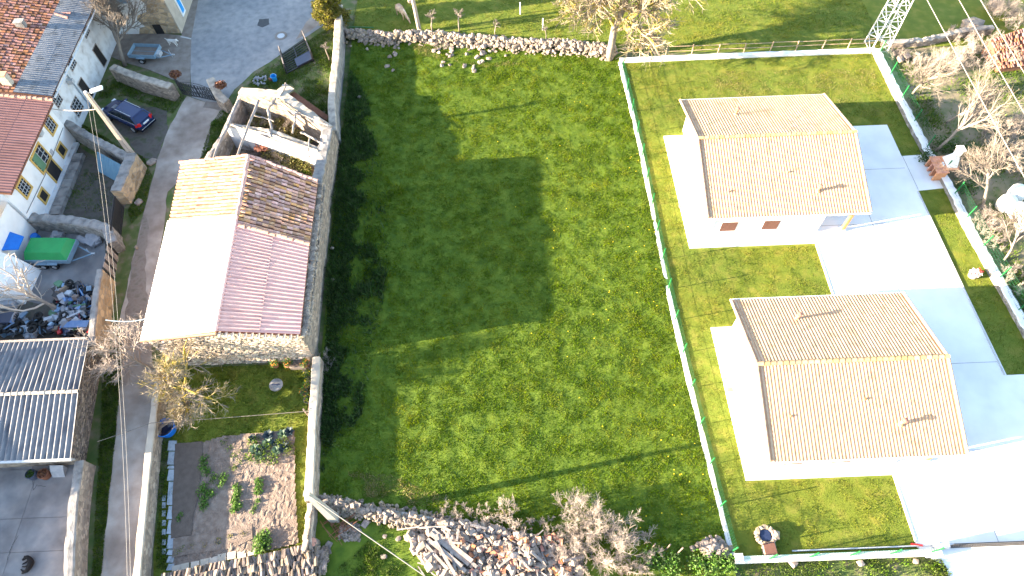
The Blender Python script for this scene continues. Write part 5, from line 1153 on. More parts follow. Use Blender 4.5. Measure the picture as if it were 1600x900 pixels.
green_patch('weeds', [(275, 862), (285, 858), (300, 852), (318, 850), (340, 846), (360, 838), (380, 832)], .26, 40, 'dry_grass', 'faint dry weeds over the striped seed bed', size=.09)
green_patch('weeds', [(395, 690), (408, 715), (425, 716), (440, 690), (392, 712), (450, 702), (415, 700)], .5, 160, 'verge_blade', 'weeds growing between the cabbages', size=.1)
green_patch('weeds', [(350, 690), (358, 700), (366, 712), (372, 722), (376, 705), (366, 730)], .30, 34, 'verge_blade', 'sparse weeds in the upper middle of the soil plot', size=.09)
rt = thing('round_table', 'small round stone garden table on the sunny garden lawn', 'table', at(436, 607)); c = at(436, 607)
MB().cyl((c.x, c.y, .0), .14, .6, 10).build('pedestal', 'pale_stone', rt); MB().cyl((c.x, c.y, .6), .46, .07, 22).build('table_top', 'mortar_grey', rt)
MB().box((c.x, c.y, .70), (.5, .1, .05)).build('crack', 'slate', rt)
# flower pots along the top right wall of the garden
pots = [((480, 572), 'terracotta', 'flower_orange', 'topmost flower pot of the row by the garden wall corner'), ((484, 590), 'junk_brown', 'flower_yellow', 'second pot from the top, with yellow flowers, beside the garden wall'), ((484, 604), 'pale_stone', 'flower_yellow', 'square white planter beside the garden wall'),
        ((478, 616), 'junk_brown', 'flower_orange', 'fourth pot down beside the garden wall, with orange flowers'), ((483, 628), 'pale_stone', 'flower_yellow', 'lowest pot beside the garden wall, with yellow flowers'), ((432, 572), 'terracotta', 'flower_orange', 'pot of orange flowers at the foot of the barn gable'), ((452, 572), 'terracotta', 'flower_orange', 'pot of orange flowers right of another at the foot of the barn gable')]
for k, (p, m, fm, lab) in enumerate(pots):
    t = thing('flower_pot', lab, 'flower pot', at(*p), 'flower pots in the garden'); c = at(*p)
    MB().lathe((c.x, c.y, 0), [(0, .02), (.18, .02), (.25, .36), (.28, .40), (.22, .40), (.2, .3), (0, .3)], 12).build('pot', m, t)
    lblade('foliage', leaves((c.x, c.y, .55), (.36, .36, .26), 130, .10, np.random.RandomState(k), hollow=0), 'garden_leaf', t)
    lblade('flowers', leaves((c.x, c.y, .66), (.34, .34, .22), 26, .09, np.random.RandomState(k + 40)), fm, t, kind='stuff')
tg = thing('stone_trough', 'white stone trough against the barn corner', 'trough', at(468, 572)); c = at(468, 573); MB().box((c.x, c.y, .2), (1.1, .5, .4)).build('body', 'pale_stone', tg, bevel=.03); MB().box((c.x, c.y, .41), (.9, .32, .02)).build('hollow', 'soil_dark', tg)
bs = thing('gate_post', 'short pale wooden post by the inner face of the garden wall', 'post', at(484, 648)); MB().tube([at(484, 652), at(484, 652) + Vector((0, 0, 1.5))], .05, 6).build('shaft', 'pale_wood', bs)
MB().box(at(489, 640, .4), (.4, .9, .8)).build('bench_block', 'pale_stone'); tag(C.objects[-1], 'pale rendered block against the garden wall below the pots', 'block')

# ------------------------------------------------------------------ firewood stack along the bottom
fw = thing('firewood_stack', 'long curved stack of split firewood along the bottom of the garden', 'firewood', at(400, 885))
lg = [mesh_of(MB().tube([(-.26, 0, 0), (.26, 0, 0)], [.085 + .02 * k, .08 + .015 * k], 5), 'log', 'pale_wood') for k in range(3)] + [mesh_of(MB().box((0, 0, 0), (.56, .12, .09)), 'log', 'pale_wood')]
fc = [at(262, 903), at(340, 886), at(420, 872), (at(500, 853))]
fi = MB()
def fpt(t):
    s = t * 3; i = min(2, int(s)); return fc[i].lerp(fc[i + 1], s - i)
for k in range(300):
    t = (k // 5) / 60 + rr.uniform(-.004, .004); p = fpt(t); d = fpt(min(1, t + .02)) - fpt(max(0, t - .02)); a = math.atan2(d.y, d.x); n_ = Vector((-d.y, d.x, 0)).normalized(); row = k % 5
    setpiece('log', rr.choice(lg), fw, p + n_ * (-.15 - .42 * row) + Vector((0, 0, .72 + rr.uniform(-.08, .12))), (rr.uniform(-.3, .3), rr.uniform(-.2, .2), a + math.pi / 2 + rr.uniform(-.35, .35)))
for k in range(700):
    t = rr.uniform(0, 1); p = fpt(t); d = fpt(min(1, t + .02)) - fpt(max(0, t - .02)); a = math.atan2(d.y, d.x) + math.pi / 2 + rr.uniform(-.5, .5); n_ = Vector((-d.y, d.x, 0)).normalized()
    c = p + n_ * rr.uniform(-2.4, .0) + Vector((0, 0, rr.uniform(.1, .7))); dd = Vector((math.cos(a), math.sin(a), rr.uniform(-.2, .2))) * .26; fi.tube([c - dd, c + dd], rr.uniform(.05, .09), 5)
fi.build('logs', 'pale_wood', fw, kind='stuff')
MB().bar(at(270, 896, .1), at(445, 864, .1), .12, .2).build('edge_beam', 'cap_cement', fw)
f2 = thing('firewood_stack', 'small fan shaped firewood stack at the bottom end of the garden wall', 'firewood', at(498, 880))
for k in range(90):
    a = rr.uniform(1.2, 2.2) - (k % 9) * .06; p = at(484 + (k % 9) * 3.4, 862 + (k // 9) * 3.4, .0)
    setpiece('log', rr.choice(lg), f2, p + Vector((0, 0, .35 + rr.uniform(0, .25))), (rr.uniform(-.2, .2), rr.uniform(-.15, .15), a))
stp = thing('tree_stump', 'cut tree stump at the end of the broken garden wall', 'stump', at(493, 850)); c = at(493, 851); MB().cyl((c.x, c.y, 0), .34, .75, 12, .30).build('trunk', 'bark', stp); MB().cyl((c.x, c.y, .751), .27, .01, 12).build('cut_face', 'brick_orange', stp)
# rusty rods and frame under the pole
rd = thing('rebar_heap', 'heap of rusty steel rods and mesh in the corner under the concrete pole', 'scrap', at(530, 825))
for k in range(26):
    p = at(rr.uniform(506, 555), rr.uniform(803, 835), rr.uniform(.1, .6)); a = rr.choice((.55, .62, 2.2, 2.3)) + rr.uniform(-.1, .1); L = rr.uniform(.8, 1.8); dd = Vector((math.cos(a), math.sin(a), rr.uniform(-.1, .1))) * L / 2
    MB().tube([p - dd, p + dd], .02, 4).build('rod', 'rust', rd)
rock = MB()
for k in range(140): rock.stone(at(rr.uniform(530, 562), rr.uniform(818, 845), rr.uniform(.0, .15)), (rr.uniform(.1, .3), .2, .15), rr)
rock.build('stones', 'stone', rd, kind='stuff')
for (p, s_) in (((571, 818), .6), ((513, 852), .5), ((512, 860), .55), ((601, 838), .3), ((623, 842), .35), ((600, 870), .4)):
    tag(MB().stone(at(*p, .12), (s_, s_ * .8, s_ * .6), rr).build('stone', 'stone'), 'loose stone lying near (571, 818)' if False else {571: 'big brown stone right of the rod heap', 513: 'upper of two reddish stones below the rod heap', 512: 'lower of two reddish stones below the rod heap', 601: 'small stone on the path between rod heap and rubble', 623: 'small white stone left of the rubble heap', 600: 'stone half sunk in the grass at the bottom edge'}[p[0]], 'stone')

# ------------------------------------------------------------------ rubble and timber heap at the bottom
rb = thing('rubble_heap', 'large heap of demolition stones and grey beams at the bottom middle', 'rubble', at(760, 860))
RP = [(640, 835), (660, 825), (690, 818), (730, 815), (800, 830), (860, 850), (905, 872), (915, 905), (700, 905), (672, 890), (650, 866)]
def hz(x, y):
    c = at(760, 868); d = math.hypot((x - c.x) / 7.0, (y - c.y) / 2.8); return max(.05, .85 * (1 - d * d) * (.6 + .8 * float(vnoise(np.array([x]), np.array([y]), .7, 3)[0])))
small = MB(); pw = [(p.x, p.y) for p in (at(*q) for q in RP)]; bx0, bx1, by0, by1 = min(p[0] for p in pw), max(p[0] for p in pw), min(p[1] for p in pw), max(p[1] for p in pw)
cnt = 0
while cnt < 2600:
    x, y = rr.uniform(bx0, bx1), rr.uniform(by0, by1)
    if not inpoly(np.array([x]), np.array([y]), pw)[0]: continue
    cnt += 1; s = rr.uniform(.10, .34); small.stone((x, y, hz(x, y) * rr.uniform(.6, 1.0)), (s, s * rr.uniform(.5, .9), s * rr.uniform(.35, .7)), rr, tilt=.8)
small.build('stones', 'pale_stone', rb, kind='stuff')
cnt = 0
while cnt < 230:
    x, y = rr.uniform(bx0, bx1), rr.uniform(by0, by1)
    if not inpoly(np.array([x]), np.array([y]), pw)[0]: continue
    cnt += 1; f = rr.uniform(.28, .6) * (1.25 if x < at(680, 860).x else 1); setpiece('stone', rr.choice(stone_meshes[:3] + pale_meshes), rb, (x, y, hz(x, y) + .08), (rr.uniform(-.6, .6), rr.uniform(-.6, .6), rr.uniform(0, 6)), (f, f * rr.uniform(.7, 1), f))
tmesh = mesh_of(MB().box((0, 0, 0), (.42, .22, .05)), 'broken_tile', 'terracotta')
for k in range(60):
    x, y = rr.uniform(700, 900), rr.uniform(838, 900); c = at(x, y, .5); setpiece('broken_tile', tmesh, rb, (c.x, c.y, hz(c.x, c.y) + .16), (rr.uniform(-.7, .7), rr.uniform(-.7, .7), rr.uniform(0, 6)), (rr.uniform(.6, 1.2),) * 3)
beams = [((672, 833), (733, 882), .16), ((676, 828), (738, 877), .15), ((668, 842), (728, 893), .14), ((680, 845), (712, 900), .12), ((690, 858), (722, 885), .12), ((700, 830), (706, 855), .13), ((716, 828), (714, 845), .09), ((655, 825), (708, 822), .07), ((620, 828), (655, 823), .05),
         ((682, 835), (690, 868), .12), ((705, 862), (712, 892), .10), ((724, 868), (745, 886), .12), ((706, 848), (722, 849), .08), ((664, 850), (700, 890), .11), ((692, 824), (704, 830), .1), ((830, 862), (850, 880), .1), ((812, 872), (828, 890), .08), ((780, 885), (800, 870), .08), ((735, 820), (760, 826), .09), ((880, 876), (912, 870), .1)]
def _hp(p, e): c = at(*p, .8); return at(*p, hz(c.x, c.y) + e)
for (p, q, w) in beams: MB().bar(_hp(p, .25 + rr.uniform(0, .2)), _hp(q, .2 + rr.uniform(0, .2)), w * 1.5, w).build('beam', 'old_wood', rb)
for k in range(90):
    x, y = rr.uniform(655, 880), rr.uniform(835, 895); c = at(x, y, hz(at(x, y, .8).x, at(x, y, .8).y) + .15); a = rr.choice((-.7, -.8, .9, 1.8)) + rr.uniform(-.4, .4); dd = Vector((math.cos(a), math.sin(a), rr.uniform(-.2, .2))) * rr.uniform(.2, .6); MB().bar(c - dd, c + dd, .07, .05).build('lath', 'pale_wood' if k % 2 else 'old_wood', rb)
for k, (p, s_) in enumerate((((641, 838), .7), ((653, 848), .9), ((651, 858), .75), ((666, 844), .7), ((662, 856), .8), ((672, 868), .85), ((681, 878), .7), ((644, 828), .5))):
    setpiece('boulder', pale_meshes[k % 6], rb, at(*p, .25), (rr.uniform(-.3, .3), rr.uniform(-.3, .3), rr.uniform(0, 6)), (s_, s_, s_))
# small heap left of the lawn corner
sh2 = thing('stone_heap', 'small heap of grey stones and sticks at the bottom end of the fence', 'rubble', at(1110, 857))
for k in range(75):
    c = at(rr.gauss(1110, 13), rr.gauss(857, 6), 0); f = rr.uniform(.25, .5); setpiece('stone', rr.choice(stone_meshes), sh2, (c.x, c.y, .1 + .5 * max(0, 1 - math.dist((c.x, c.y), (at(1110, 857).x, at(1110, 857).y)) / 1.6)), (rr.uniform(-.5, .5), rr.uniform(-.5, .5), rr.uniform(0, 6)), (f, f, f))
for k, (x, y) in enumerate(((1017, 858), (1039, 860), (1057, 866))):
    a = at(x, y); tag(MB().tube([a, a + Vector((.1, .1, 1.1 + .2 * k))], .045, 6).build('stake', 'pale_wood'), ['leftmost of the three pale stakes at the bottom of the meadow', 'middle one of the three pale stakes at the bottom of the meadow', 'rightmost and tallest of the three pale stakes at the bottom of the meadow'][k], 'stake', 'stakes at the bottom of the meadow')
for k, (x, y, s_) in enumerate(((1240, 880, .5), (1345, 880, .4), (1431, 877, .35))):
    tag(MB().stone(at(x, y, .15), (s_, s_ * .9, s_ * .7), rr).build('stone', 'pale_stone'), ['left white stone in the grass below the bottom lawn wall', 'middle white stone in the grass below the bottom lawn wall', 'right small white stone in the grass below the bottom lawn wall'][k], 'stone')
for k, (x, y, s_, l) in enumerate(((520, 438, .45, 'grey stone in the weeds beside the barn, lower one'), (519, 388, .3, 'grey stone in the weeds beside the barn, upper one'), (548, 72, .25, 'small white stone in the shaded top left corner of the meadow'), (574, 77, .3, 'white stone right of a smaller one in the top left corner of the meadow'), (562, 152, .4, 'pinkish stone in the shaded meadow near the garden wall'), (678, 80, .45, 'white boulder fallen from the rubble wall, left one'), (754, 83, .6, 'white boulder fallen from the rubble wall, largest'), (753, 96, .45, 'white boulder fallen below the largest one'), (705, 76, .5, 'white boulder fallen from the rubble wall between its two gaps'), (790, 87, .3, 'small white stone fallen right of the largest boulder'))):
    tag(MB().stone(at(x, y, .18), (s_, s_ * .85, s_ * .7), rr).build('stone', 'pale_stone'), l, 'stone')

# ------------------------------------------------------------------ junk yard
J = [((112, 458), 'junk_grey', (.9, .6, .5), 'heap of pale grey sacks'), ]
jk = thing('scrap_heap', 'jumble of blue, grey and red scrap piled against the ochre yard wall', 'scrap', at(130, 490))
for k in range(420):
    if k < 290: p = at(rr.uniform(95, 152), rr.uniform(452, 522), 0)
    else: p = at(rr.uniform(5, 140), rr.uniform(500, 526), 0)
    m = rr.choice(['junk_blue', 'junk_blue', 'junk_grey', 'junk_grey', 'junk_brown', 'junk_white', 'slate', 'black_metal'] + (['red_paint', 'green_door', 'blue_plastic'] if k % 4 == 0 else []))
    t = rr.random(); z = rr.uniform(.1, .9)
    if t < .45: MB().box((0, 0, 0), (rr.uniform(.2, .7), rr.uniform(.15, .5), rr.uniform(.05, .35)), rot=Matrix.Rotation(rr.uniform(-.4, .4), 3, 'X') @ Matrix.Rotation(rr.uniform(0, 3), 3, 'Z')).build('scrap_box', m, jk, loc=p + Vector((0, 0, z)))
    elif t < .75:
        a = rr.uniform(0, 3.1); dd = Vector((math.cos(a), math.sin(a), rr.uniform(-.3, .3))) * rr.uniform(.2, .5); q = p + Vector((0, 0, z)); MB().tube([q - dd, q + dd], rr.uniform(.03, .06), 5).build('pipe', m, jk)
    elif t < .9: MB().stone((0, 0, 0), (rr.uniform(.4, .8), rr.uniform(.3, .6), .3), rr).build('sack', m, jk, loc=p + Vector((0, 0, z)))
    else: MB().lathe((0, 0, 0), [(.16, 0), (.30, 0), (.30, .14), (.16, .14), (.16, 0)], 12).build('tyre', 'tyre', jk, loc=p + Vector((0, 0, z)))
for k, (p, q, w, m) in enumerate((((137, 520), (148, 500), .16, 'red_paint'), ((147, 508), (154, 494), .10, 'blue_plastic'), ((104, 497), (128, 486), .12, 'junk_white'), ((143, 462), (147, 488), .10, 'junk_brown'), ((96, 507), (138, 506), .55, 'junk_blue'), ((149, 486), (155, 466), .25, 'junk_white'))):
    MB().bar(at(*p, .9), at(*q, 1.1), w, .08).build('scrap_bar', m, jk)
for (p, r, h, m, lab) in (((92, 495), .32, .75, 'green_door', 'turquoise green drum among the scrap under the yard tree'), ((60, 375), .3, .6, 'blue_plastic', 'blue bin left behind the green trailer cover'), ((30, 508), .5, .7, 'slate', 'dark round vessel at the shed wall, left of the scrap')):
    c = at(*p); t = thing('drum', lab, 'drum', c); MB().lathe((c.x, c.y, 0), [(0, .02), (r * .95, .02), (r, h * .5), (r * .95, h), (r * .8, h - .03), (0, h - .05)], 16).build('body', m, t)
    MB().tube([(c.x + r * 1.0 * math.cos(a), c.y + r * 1.0 * math.sin(a), h * .5) for a in [k * math.pi / 8 for k in range(17)]], .02, 4).build('hoop', m, t)
mw_ = thing('old_machine', 'dark blue box shaped farm machine with a round fan wheel under the yard tree', 'machine', at(22, 505)); c = at(15, 505)
MB().box((c.x, c.y, .5), (1.5, .9, .8)).build('body', 'slate', mw_, bevel=.04); MB().tube([(c.x + .9, c.y, .6), (c.x + 1.0, c.y, .6)], .5, 18).build('wheel', 'junk_grey', mw_)
for k in range(6): a = k * math.pi / 6; MB().bar((c.x + 1.03, c.y - .45 * math.cos(a), .6 - .45 * math.sin(a)), (c.x + 1.03, c.y + .45 * math.cos(a), .6 + .45 * math.sin(a)), .05).build('spoke', 'black_metal', mw_)
for k, (p, sz, m, lab) in enumerate((((88, 370), (.9, .6, .4), 'junk_grey', 'grey crumpled tarpaulin behind the green trailer cover, left one'), ((140, 378), (1.5, .8, .4), 'junk_grey', 'grey crumpled tarpaulin right of the green trailer, near the drawbar'), ((10, 470), (1.4, 1.6, .9), 'junk_white', 'pale blue covered heap at the left edge below the white lean-to'), ((50, 525), (.7, .6, .4), 'junk_white', 'pale plastic heap at the left end of the shed roof edge'))):
    o = MB()
    for i in range(7): o.stone(at(*p, .2) + Vector((rr.uniform(-.4, .4) * sz[0], rr.uniform(-.4, .4) * sz[1], rr.uniform(0, .2))), (sz[0] * .7, sz[1] * .7, sz[2]), rr)
    tag(o.build('tarpaulin', m), lab, 'tarpaulin')
# yard clutter by the farmhouse wall
bn = thing('stone_bench', 'grey stone ledge running along the foot of the ochre-windowed farmhouse', 'bench', (-36.6, 37.5, 0))
for k in range(7): MB().box((-36.7 + rr.uniform(-.03, .03), 34.4 + k * .95, .2), (.8, .9, .4 + rr.uniform(-.02, .02))).build('block', 'mortar_grey', bn)

# ------------------------------------------------------------------ animals and their bodies (one skinned mesh each)
def creature(name, label, cat, J, E_, m, loc, rz, root=0, sub=2, extra=None, s=1.0):
    t = thing(name, label, cat, (0, 0, 0), local=True)
    me = bpy.data.meshes.new('body'); me.from_pydata([tuple(Vector(j[:3]) * s) for j in J], E_, []); me.materials.append(MATS[m])
    o = bpy.data.objects.new('body', me); C.objects.link(o); o.parent = t
    sk = o.modifiers.new('skin', 'SKIN'); sk.use_smooth_shade = True
    for i, j in enumerate(J):
        v = me.skin_vertices[0].data[i]; v.radius = (j[3] * s, (j[4] if len(j) > 4 else j[3]) * s); v.use_root = (i == root)
    su = o.modifiers.new('sub', 'SUBSURF'); su.levels = su.render_levels = sub
    t.location = loc; t.rotation_euler = (0, 0, rz); return t
# foal, grazing: +x is the head end
FJ = [(-.55, 0, 1.05, .31, .30), (-.1, 0, 1.0, .33, .33), (.38, 0, 1.03, .28, .30), (.62, 0, 1.0, .14, .20), (.95, 0, .72, .10, .13), (1.2, 0, .42, .09, .11), (1.38, 0, .22, .07, .08), (1.48, 0, .10, .05, .05),
      (-.62, .15, .78, .12), (-.58, .16, .55, .07), (-.72, .16, .33, .05), (-.66, .16, .04, .05), (-.62, -.15, .78, .12), (-.50, -.16, .55, .07), (-.62, -.16, .33, .05), (-.56, -.16, .04, .05),
      (.42, .14, .75, .09), (.44, .15, .42, .05), (.46, .15, .04, .045), (.42, -.14, .75, .09), (.52, -.15, .42, .05), (.50, -.15, .04, .045), (-.80, 0, 1.0, .04), (-.88, 0, .6, .05), (1.22, .10, .52, .02), (1.22, -.10, .52, .02)]
FE = [(0, 1), (1, 2), (2, 3), (3, 4), (4, 5), (5, 6), (6, 7), (0, 8), (8, 9), (9, 10), (10, 11), (0, 12), (12, 13), (13, 14), (14, 15), (2, 16), (16, 17), (17, 18), (2, 19), (19, 20), (20, 21), (0, 22), (22, 23), (5, 24), (5, 25)]
ca = at(634, 25); foal = creature('foal', 'pale brown foal with cream rump grazing head down beyond the rubble wall', 'horse', FJ, FE, 'foal_coat', (ca.x - .35, ca.y - .2, 0), R_(-52), 1, s=1.0)
MB().tube([(.55, 0, 1.22), (.8, 0, 1.02), (1.05, 0, .72)], [.05, .06, .03], 5).build('mane', 'foal_mane', foal)
DJ = [(-.30, 0, .46, .11, .12), (0, 0, .45, .12, .13), (.26, 0, .47, .12, .13), (.40, 0, .56, .08, .09), (.52, 0, .62, .075, .08), (.62, 0, .58, .045, .045), (.70, 0, .56, .03, .03),
      (-.33, .08, .34, .06), (-.30, .09, .22, .035), (-.38, .09, .13, .025), (-.34, .09, .02, .03), (-.33, -.08, .34, .06), (-.26, -.09, .22, .035), (-.34, -.09, .13, .025), (-.30, -.09, .02, .03),
      (.28, .08, .32, .045), (.30, .08, .16, .028), (.31, .08, .02, .03), (.28, -.08, .32, .045), (.34, -.08, .16, .028), (.35, -.08, .02, .03), (-.42, 0, .5, .03), (-.60, 0, .58, .02), (.48, .08, .69, .02), (.48, -.08, .69, .02)]
DE = [(0, 1), (1, 2), (2, 3), (3, 4), (4, 5), (5, 6), (0, 7), (7, 8), (8, 9), (9, 10), (0, 11), (11, 12), (12, 13), (13, 14), (2, 15), (15, 16), (16, 17), (2, 18), (18, 19), (19, 20), (0, 21), (21, 22), (4, 23), (4, 24)]
d1 = creature('dog', 'white dog standing on the pavement right of the grey trailer', 'dog', DJ, DE, 'white_dog', at(272, 71, .03), R_(-18), 1, s=1.2)
MB().tube([(.48, .11, .68), (.52, 0, .56), (.48, -.11, .68), (.46, 0, .79), (.48, .11, .68)], .014, 5).build('collar', 'red_paint', d1)
# black dog lying curled up on the concrete
BJ = [(0, 0, .14, .16, .15), (.10, .24, .15, .17, .16), (-.02, .46, .15, .15, .14), (-.22, .56, .14, .11, .11), (-.38, .50, .13, .09, .09), (-.48, .40, .11, .055, .05), (-.10, -.16, .12, .13, .12), (-.28, -.22, .08, .07, .05), (-.42, -.12, .05, .04, .03), (-.52, -.02, .04, .03, .03),
      (-.18, .34, .07, .06, .05), (-.36, .26, .05, .04, .035), (-.50, .22, .04, .03, .03), (-.14, .12, .06, .05, .04), (-.34, .06, .05, .035, .03), (-.48, .10, .04, .03, .03), (-.34, .62, .18, .025, .03), (-.42, -.28, .06, .03, .03)]
BE_ = [(0, 1), (1, 2), (2, 3), (3, 4), (4, 5), (0, 6), (6, 7), (7, 8), (8, 9), (2, 10), (10, 11), (11, 12), (0, 13), (13, 14), (14, 15), (4, 16), (7, 17)]
creature('dog', 'black dog lying curled up on the courtyard concrete', 'dog', BJ, BE_, 'black_dog', at(49, 886, .06), R_(8), 0, s=1.12)

# ------------------------------------------------------------------ bare trees and bushes
def limb(out, p, d, L, r, lvl, rng, S):
    n = S['seg'][lvl]; pts = [p]; rad = [r]; q = Vector(p); dd = d.copy()
    for k in range(n):
        dd = (dd + Vector((rng.gauss(0, 1), rng.gauss(0, 1), rng.gauss(0, .7))) * S['wig'] + Vector((0, 0, S['up'][lvl]))).normalized()
        q = q + dd * (L / n); pts.append(q.copy()); rad.append(max(S['rmin'], r * (1 - (k + 1) / n * (.45 if lvl < S['max'] else .7))))
    out[min(lvl, 1) if lvl < S['lich'] else 2].tube(pts, rad, 6 if lvl == 0 else (5 if lvl == 1 else 3), cap=lvl == 0)
    if lvl >= S['max']: return
    nc = int(S['kids'][lvl])
    for c in range(nc):
        t = S['from'][lvl] + (1 - S['from'][lvl]) * (c + rng.random()) / nc; i = min(n - 1, int(t * n)); f = t * n - i; a = pts[i].lerp(pts[i + 1], f)
        base = (pts[i + 1] - pts[i]).normalized(); sd = base.orthogonal().normalized(); sd = Matrix.Rotation(rng.uniform(0, 6.283), 3, base) @ sd
        ang = S['ang'][lvl] * rng.uniform(.6, 1.25); nd = (base * math.cos(ang) + sd * math.sin(ang)).normalized()
        limb(out, a, nd, L * S['len'][lvl] * rng.uniform(.65, 1.2) * (1.15 - .45 * t), max(S['rmin'], rad[i] * .62), lvl + 1, rng, S)
def bare_tree(name, label, base, trunk_len, trunk_r, seed, mats=('bark', 'bark', 'twig'), lean=(0, 0, 1), group=None, cat='tree', **kw):
    S = dict(seg=[5, 5, 4, 3, 2], wig=.13, up=[.05, .05, .03, .02, .0], kids=[7, 7, 7, 6], ang=[.85, .8, .8, .8], len=[.95, .62, .55, .5], rmin=.009, max=4, lich=3, **{'from': [.45, .2, .15, .1]})
    S.update(kw); out = [MB(), MB(), MB()]; rng = random.Random(seed)
    limb(out, Vector((0, 0, 0)), Vector(lean).normalized(), trunk_len, trunk_r, 0, rng, S)
    t = thing(name, label, cat, base, group, local=True)
    out[0].build('trunk', mats[0], t, smooth=True); out[1].build('limbs', mats[1], t, smooth=True); out[2].build('crown', mats[2], t)
    return t
def thicket(name, label, base, n, h, r, seed, m='twig_pink', cat='bush', group=None, kids=(8, 8), spread=.9, lean=(0, 0)):
    rng = random.Random(seed); mb = [MB(), MB(), MB()]
    S = dict(seg=[5, 3, 2], wig=.16, up=[.06, .03, .02], kids=list(kids), ang=[.6, .7], len=[.5, .5], rmin=.005, max=2, lich=0, **{'from': [.2, .15]})
    for k in range(n):
        a = rng.uniform(0, 6.28); q = rng.random() ** .5 * r; d = Vector((math.cos(a) * spread * rng.random() + lean[0], math.sin(a) * spread * rng.random() + lean[1], 1)).normalized()
        limb(mb, Vector((q * math.cos(a), q * math.sin(a), 0)), d, h * rng.uniform(.55, 1.1), .018, 0, rng, S)
    o = mb[2].build(name, m); o.location = base; return tag(o, label, cat, group)
def again(src, label, base, rz, f, group=None):
    c = copy_tree(src); c.location = base; c.rotation_euler = (0, 0, rz); c.scale = (f, f, f); tag(c, label, None, group); return c

bare_tree('bare_tree', 'big spreading bare tree with yellow lichen at the top middle, over the meadow corner', at(952, 94), 7.6, .36, 4, ('bark', 'lichen_bark', 'twig_lichen'), lean=(.05, .12, 1), seg=[5, 5, 4, 3, 2], rmin=.013, kids=[13, 11, 9, 7], up=[.05, .02, .0, -.01, -.01], ang=[1.05, .85, .85, .8], len=[.78, .66, .56, .5], wig=.16, lich=3, **{'from': [.33, .2, .15, .1]})
bare_tree('bare_tree', 'pale bare tree in front of the top left farmhouse', at(196, 103), 4.4, .20, 8, ('bark', 'bark', 'twig'), kids=[10, 9, 8, 6], ang=[.75, .7, .7, .7], len=[.78, .62, .55, .5], up=[.1, .12, .08, .05, .02])
bare_tree('bare_tree', 'bare knobbly tree in the junk yard left of the lane', at(104, 492), 3.8, .15, 17, ('bark', 'yard_bark_lit', 'yard_bark_lit'), kids=[8, 5, 4], seg=[4, 6, 4, 3], ang=[.95, .7, .7], len=[1.05, .5, .45], up=[.05, .06, .04, .02], max=3, lich=3, rmin=.02, wig=.2, lean=(.12, .05, 1), **{'from': [.3, .15, .1]})
bare_tree('bare_tree', 'dense bare fruit tree with lichen over the garden wall below the barn', at(298, 612), 3.2, .19, 23, ('bark', 'lichen_bark', 'twig_lichen'), rmin=.0065, kids=[12, 9, 8, 6], ang=[1.15, .85, .8, .7], len=[1.0, .66, .58, .5], up=[.04, .02, .0, 0, 0], wig=.17)
bare_tree('bare_tree', 'pinkish bare tree leaning over the lane at the barn gable', at(252, 585), 3.2, .15, 29, ('bark', 'twig_pink', 'twig_pink'), rmin=.007, kids=[9, 8, 7, 4], ang=[1.0, .8, .8, .7], len=[.92, .62, .55, .5], up=[.06, .04, .0, 0, 0], lean=(-.3, .2, 1))
t_e = bare_tree('bare_tree', 'fan shaped bare tree behind the fence near the barbecue', at(1462, 236), 3.8, .14, 31, ('bark', 'bark', 'twig'), rmin=.006, kids=[9, 7, 6, 4], ang=[.5, .45, .5, .6], len=[1.0, .62, .5, .5], up=[.1, .05, 0, 0, 0], lean=(.25, .05, 1))
again(t_e, 'pale many stemmed bare tree left of the white bales', at(1535, 322), 2.2, 1.0)
again(t_e, 'bare tree with white trunk behind the fence at the top right corner', at(1425, 148), 4.0, .85)
again(t_e, 'bare tree behind the fence at the right edge below the bales', at(1568, 408), 1.1, .7)
again(t_e, 'small multi stemmed bare tree between the corner tree and the barbecue tree', at(1478, 192), 5.2, .6)
# small trees in the pasture
sm_ = bare_tree('pollard_tree', 'small pollarded tree right of the wooden pole', at(676, 50), 2.0, .09, 41, ('bark', 'twig', 'twig'), kids=[10, 6, 4], seg=[3, 3, 3, 2], len=[.42, .5, .5], max=3, lich=3, ang=[1.1, .8, .8], **{'from': [.75, .3, .2]})
again(sm_, 'small tree with yellow lichen, second right of the wooden pole', at(718, 49), 2.0, .95)
again(sm_, 'thin bare sapling, third small tree right of the wooden pole', at(774, 56), 1.0, .7)
again(sm_, 'thin white sapling left of the big lichen tree', at(853, 61), 4.0, .6)
again(sm_, 'small bare bush by the garden wall beside the black rack', at(515, 95), 3.0, .75)
for k, (x, y) in enumerate(((813, 22), (848, 47))):
    a = at(x, y); tag(MB().tube([a, a + Vector((0, 0, 1.3))], .06, 6).build('fence_post', 'white_render'), ['upper white post standing in the pasture', 'lower white post standing in the pasture near the big tree'][k], 'post')
tag(MB().tube([at(545, 42, .35), at(584, 43, .35)], .05, 6).build('pipe', 'green_fence'), 'green bar lying behind the rubble wall near the conifer', 'bar')
tag(MB().stone(at(642, 2, .2), (.6, .4, .4), rr).build('stone', 'pale_stone'), 'grey stone at the top edge beside the wooden pole', 'stone')
